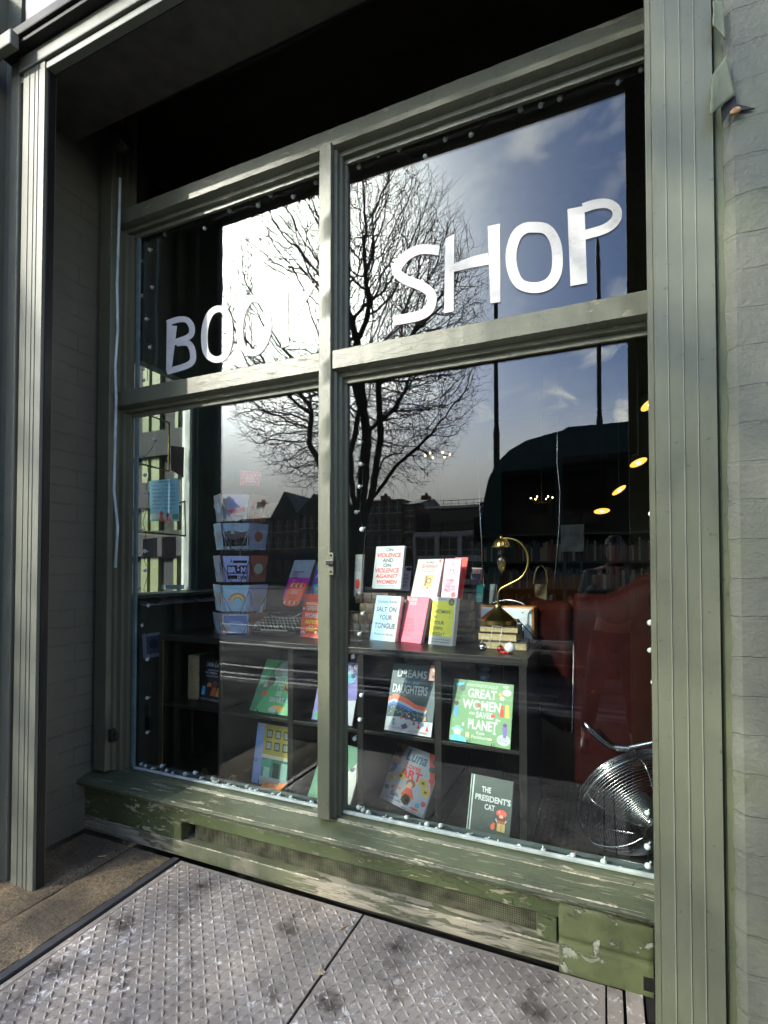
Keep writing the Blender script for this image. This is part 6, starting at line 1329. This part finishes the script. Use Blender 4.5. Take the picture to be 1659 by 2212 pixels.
pt = MB().box(x_e+1.2, x_f+6, YH-10, YH-1.5, zt4, zt5-.25); pt.build('penthouse_wall', M_fw, cbx); B(x_e+.9, x_f+6, YH-10.3, YH-.9, zt5-.249, zt5).build('roof', M_conc, cbx)
rl_ = MB()
for i in range(16): x = x_e+.4+i*(x_f+5-x_e)/15; rl_.tube([(x, YH-.3, zt4), (x, YH-.3, zt4+.9)], .03, 5); rl_.tube([(x+1, YH-3, zt5), (x+1, YH-3, zt5+.8)], .03, 5)
rl_.tube([(x_e+.4, YH-.3, zt4+.9), (x_f+5.4, YH-.3, zt4+.9)], .035, 5).tube([(x_e+1.4, YH-3, zt5+.8), (x_f+6, YH-3, zt5+.8)], .035, 5).tube([(x_e+1.4, YH-3, zt5+.45), (x_f+6, YH-3, zt5+.45)], .025, 5)
rl_.build('railing', M_post, cbx)
# raised lettering bands on the block (small carved names too small to read are left plain)
house(x_f+7, x_f+24, YH, 9, M_br[1], 'dark brick house right of the office block, behind the bus', 'pitch', 3, 5)
house(x_f+24.2, x_f+44, YH, 9.6, M_br[0], 'wide brick house at the right end of the opposite row', 'pitch', 3, 6)

# ---------------------------------------------------------------- the photographer
M_skin = mat('skin', (.42, .24, .17), .5, var=.08); M_hair = mat('dark_hair', (.025, .016, .011), .6, var=.3, vs=60); M_jack = mat('grey_jacket', (.10, .095, .085), .85, var=.2, vs=30, bump=.4); M_jean = mat('dark_jeans', (.018, .022, .035), .85, var=.2, vs=40); M_shoe = mat('black_boots', (.012, .012, .012), .35)
per = thing('person', (.08, -2.47, 0), 'person in a grey jacket and dark jeans holding a pale phone up to their face', 'person')
def skin_obj(name, joints, edges, M, root=0, sub=2):
    me = bpy.data.meshes.new(name); o0 = ORG[per.name]; me.from_pydata([tuple(Vector(j[0])-o0) for j in joints], edges, []); o = bpy.data.objects.new(name, me); link(o, per); ORG[o.name] = o0.copy()
    sk = o.modifiers.new('skin', 'SKIN'); sk.use_smooth_shade = True
    lay = me.skin_vertices[0].data if me.skin_vertices else None
    if lay is None:
        bm = bmesh.new(); bm.from_mesh(me); bm.verts.layers.skin.verify(); bm.to_mesh(me); bm.free(); lay = me.skin_vertices[0].data
    for i, j in enumerate(joints): r = j[1]; lay[i].radius = r if isinstance(r, tuple) else (r, r); lay[i].use_root = (i == root)
    s = o.modifiers.new('s', 'SUBSURF'); s.levels = s.render_levels = sub; me.materials.append(M); return o
hx_, hy_ = .095, -2.47
J = [((hx_, hy_, .93), (.150, .105)), ((hx_, hy_+.005, 1.10), (.135, .10)), ((hx_, hy_, 1.28), (.165, .11)), ((hx_, hy_-.005, 1.40), (.13, .085)), ((hx_, hy_+.01, 1.475), .055), ((hx_, hy_+.03, 1.54), .05),
     ((hx_-.10, hy_, .86), .095), ((hx_-.17, hy_+.03, .48), .062), ((hx_-.23, hy_+.02, .10), .045), ((hx_-.24, hy_+.13, .04), (.042, .03)),
     ((hx_+.10, hy_, .86), .095), ((hx_+.12, hy_+.02, .48), .062), ((hx_+.13, hy_-.01, .10), .045), ((hx_+.14, hy_+.10, .04), (.042, .03)),
     ((hx_-.19, hy_, 1.39), .062), ((hx_-.24, hy_+.10, 1.16), .050), ((hx_-.13, hy_+.28, 1.31), .034),
     ((hx_+.19, hy_, 1.39), .062), ((hx_+.24, hy_+.10, 1.16), .050), ((hx_+.02, hy_+.28, 1.30), .034)]
E_ = [(0,1),(1,2),(2,3),(3,4),(4,5),(0,6),(6,7),(7,8),(8,9),(0,10),(10,11),(11,12),(12,13),(3,14),(14,15),(15,16),(3,17),(17,18),(18,19)]
skin_obj('body', J, E_, M_skin)
# clothes follow the same skeleton, a little larger
def grow(ids, k, M, name, root=0, edges=None, clip=None):
    mp = {i: n for n, i in enumerate(ids)}; js = []
    for i in ids: p, r = J[i]; r = r if isinstance(r, tuple) else (r, r); js.append((p, (r[0]+k, r[1]+k)))
    es = [(mp[a], mp[b]) for a, b in E_ if a in mp and b in mp]; return skin_obj(name, js, es, M, root)
grow([0, 1, 2, 3, 14, 15, 16, 17, 18, 19], .016, M_jack, 'jacket'); grow([0, 6, 7, 8, 10, 11, 12], .013, M_jean, 'jeans')
for i in (9, 13):
    p = J[i][0]; q = J[i-1][0]; mb = MB(); vs = []; prof = [(-.10, .035, .09), (-.06, .045, .10), (0, .048, .085), (.07, .05, .06), (.13, .042, .045), (.16, .02, .03)]
    for dy, hw, h in prof:
        for k in range(10): a = math.pi*k/9; vs.append((p[0]+hw*math.cos(a), p[1]-.03+dy, .002+h*math.sin(a)))
    mb.add(vs, [(r*10+k, r*10+k+1, (r+1)*10+k+1, (r+1)*10+k) for r in range(5) for k in range(9)]+[tuple(range(10)), tuple(50+k for k in range(10))]+[(r*10, r*10+10, r*10+19, r*10+9) for r in range(5)])
    mb.build('boot', M_shoe, per, smooth='all')
# head
hc = Vector((hx_, hy_+.045, 1.585)); mb = MB(); n = 20; vs = []; fs = []
for i in range(n+1):
    th = math.pi*i/n; z = math.cos(th)
    for k in range(28):
        a = 2*math.pi*k/28; x = math.sin(th)*math.cos(a); y = math.sin(th)*math.sin(a); w = 1-.30*max(0, -z)**1.3; px_ = .076*x*w; py_ = .096*y*(1-.12*max(0, -z)); pz_ = .118*z
        if y > .3 and abs(x) < .3: py_ += .022*math.exp(-((z+.12)/.18)**2)*math.exp(-(x/.13)**2)          # nose
        if y > .5: py_ -= .010*math.exp(-((z-.08)/.12)**2)*math.exp(-((abs(x)-.38)/.16)**2); py_ += .006*math.exp(-((z+.42)/.08)**2)*math.exp(-(x/.25)**2)
        vs.append(hc+Vector((px_, py_, pz_)))
mb.add(vs, [(i*28+k, i*28+(k+1) % 28, (i+1)*28+(k+1) % 28, (i+1)*28+k) for i in range(n) for k in range(28)])
for s in (-1, 1): mb.ball(hc+Vector((s*.078, -.005, -.008)), .026, 8, None, (.35, .7, 1))
hd = mb.build('head', M_skin, per, smooth='all')
e = MB(); [e.ball(hc+Vector((s*.030, .083, .008)), .011, 8) for s in (-1, 1)]; e.build('eyes', mat('eye', (.25, .22, .2), .2), hd, smooth='all')
MB().ball(hc+Vector((0, .084, -.052)), .018, 8, None, (1.2, .35, .35)).build('mouth', mat('lips', (.28, .09, .08), .5), hd, smooth='all')
hr = MB(); vs = []
for i in range(13):
    th = math.pi*.5*i/12*1.18
    for k in range(28):
        a = 2*math.pi*k/28; y = math.sin(th)*math.sin(a); x = math.sin(th)*math.cos(a); r = 1.10+.03*math.sin(k*5+i*3); z = math.cos(th)
        if y > .25 and z < .45: z = .45+.1*(z-.45)
        vs.append(hc+Vector((.078*x*r, .098*y*r-.004, .122*z*r)))
hr.add(vs, [(i*28+k, i*28+(k+1) % 28, (i+1)*28+(k+1) % 28, (i+1)*28+k) for i in range(12) for k in range(28)]); hr.ball(hc+Vector((0, -.035, .0)), .085, 10, None, (.95, .95, 1.15)); hr.build('hair', M_hair, hd, smooth='all')
# hands with five fingers closing on the phone
def hand(c, side, name):
    c = Vector(c); w = c+Vector((side*.035, -.045, -.055)); joints = [(w, .022), (c+Vector((side*.03, -.02, -.02)), (.030, .017)), (c+Vector((side*.034, -.008, .022)), (.028, .015))]; ed = [(0, 1), (1, 2)]
    o = skin_obj(name, joints, ed, M_skin); kids_ = []
    for k in range(4):
        b = c+Vector((side*(.040-.002*k), -.006, .034-.021*k)); L1 = (.9, 1, .95, .8)[k]
        pts = [b, b+Vector((side*-.004, .022*L1, .002)), b+Vector((side*-.028*L1, .030*L1, .001)), b+Vector((side*-.050*L1, .026, 0))]
        m = MB().tube([Vector(p) for p in spline3(pts)], [.0088, .0087, .0085, .0083, .0080, .0078, .0075, .0072, .0068, .0058][:len(spline3(pts))], 8); kids_.append(m)
    b = c+Vector((side*.02, -.020, .01)); pts = [b, b+Vector((side*-.012, .004, .028)), b+Vector((side*-.030, .006, .046))]
    kids_.append(MB().tube(spline3(pts), .0095, 8))
    for m in kids_: m.build('finger', M_skin, o, smooth='all')
def spline3(pts):
    out = []
    for i in range(len(pts)-1):
        a = Vector(pts[max(i-1, 0)]); b = Vector(pts[i]); c = Vector(pts[i+1]); d = Vector(pts[min(i+2, len(pts)-1)])
        for k in range(3): t = k/3; out.append(.5*((2*b)+(c-a)*t+(2*a-5*b+4*c-d)*t*t+(3*b-a-3*c+d)*t**3))
    return out+[Vector(pts[-1])]
pcx, pcz, pcy = .022, 1.375, -2.128
hand((pcx-.042, pcy-.004, pcz-.02), -1, 'hand'); hand((pcx+.042, pcy-.004, pcz-.03), 1, 'hand')
ph = thing('phone', (pcx, pcy, pcz-.075), 'pale phone held upright in both hands in front of the face', 'phone')
B(pcx-.037, pcx+.037, pcy-.005, pcy+.004, pcz-.075, pcz+.075).build('case', mat('pale_case', (.62, .62, .64), .35, var=0), ph, .004, seg=3)
B(pcx-.034, pcx-.002, pcy+.0045, pcy+.0075, pcz+.036, pcz+.071).build('camera_bump', M_black, ph, .002)
for dx, dz in ((-.026, .060), (-.012, .053), (-.026, .045)): MB().lathe([(0, 0), (.006, 0), (.006, .002), (0, .002)], (pcx+dx, pcy+.0076, pcz+dz), 14, None, Matrix.Rotation(rad(-90), 4, 'X')).build('lens', M_black, ph)
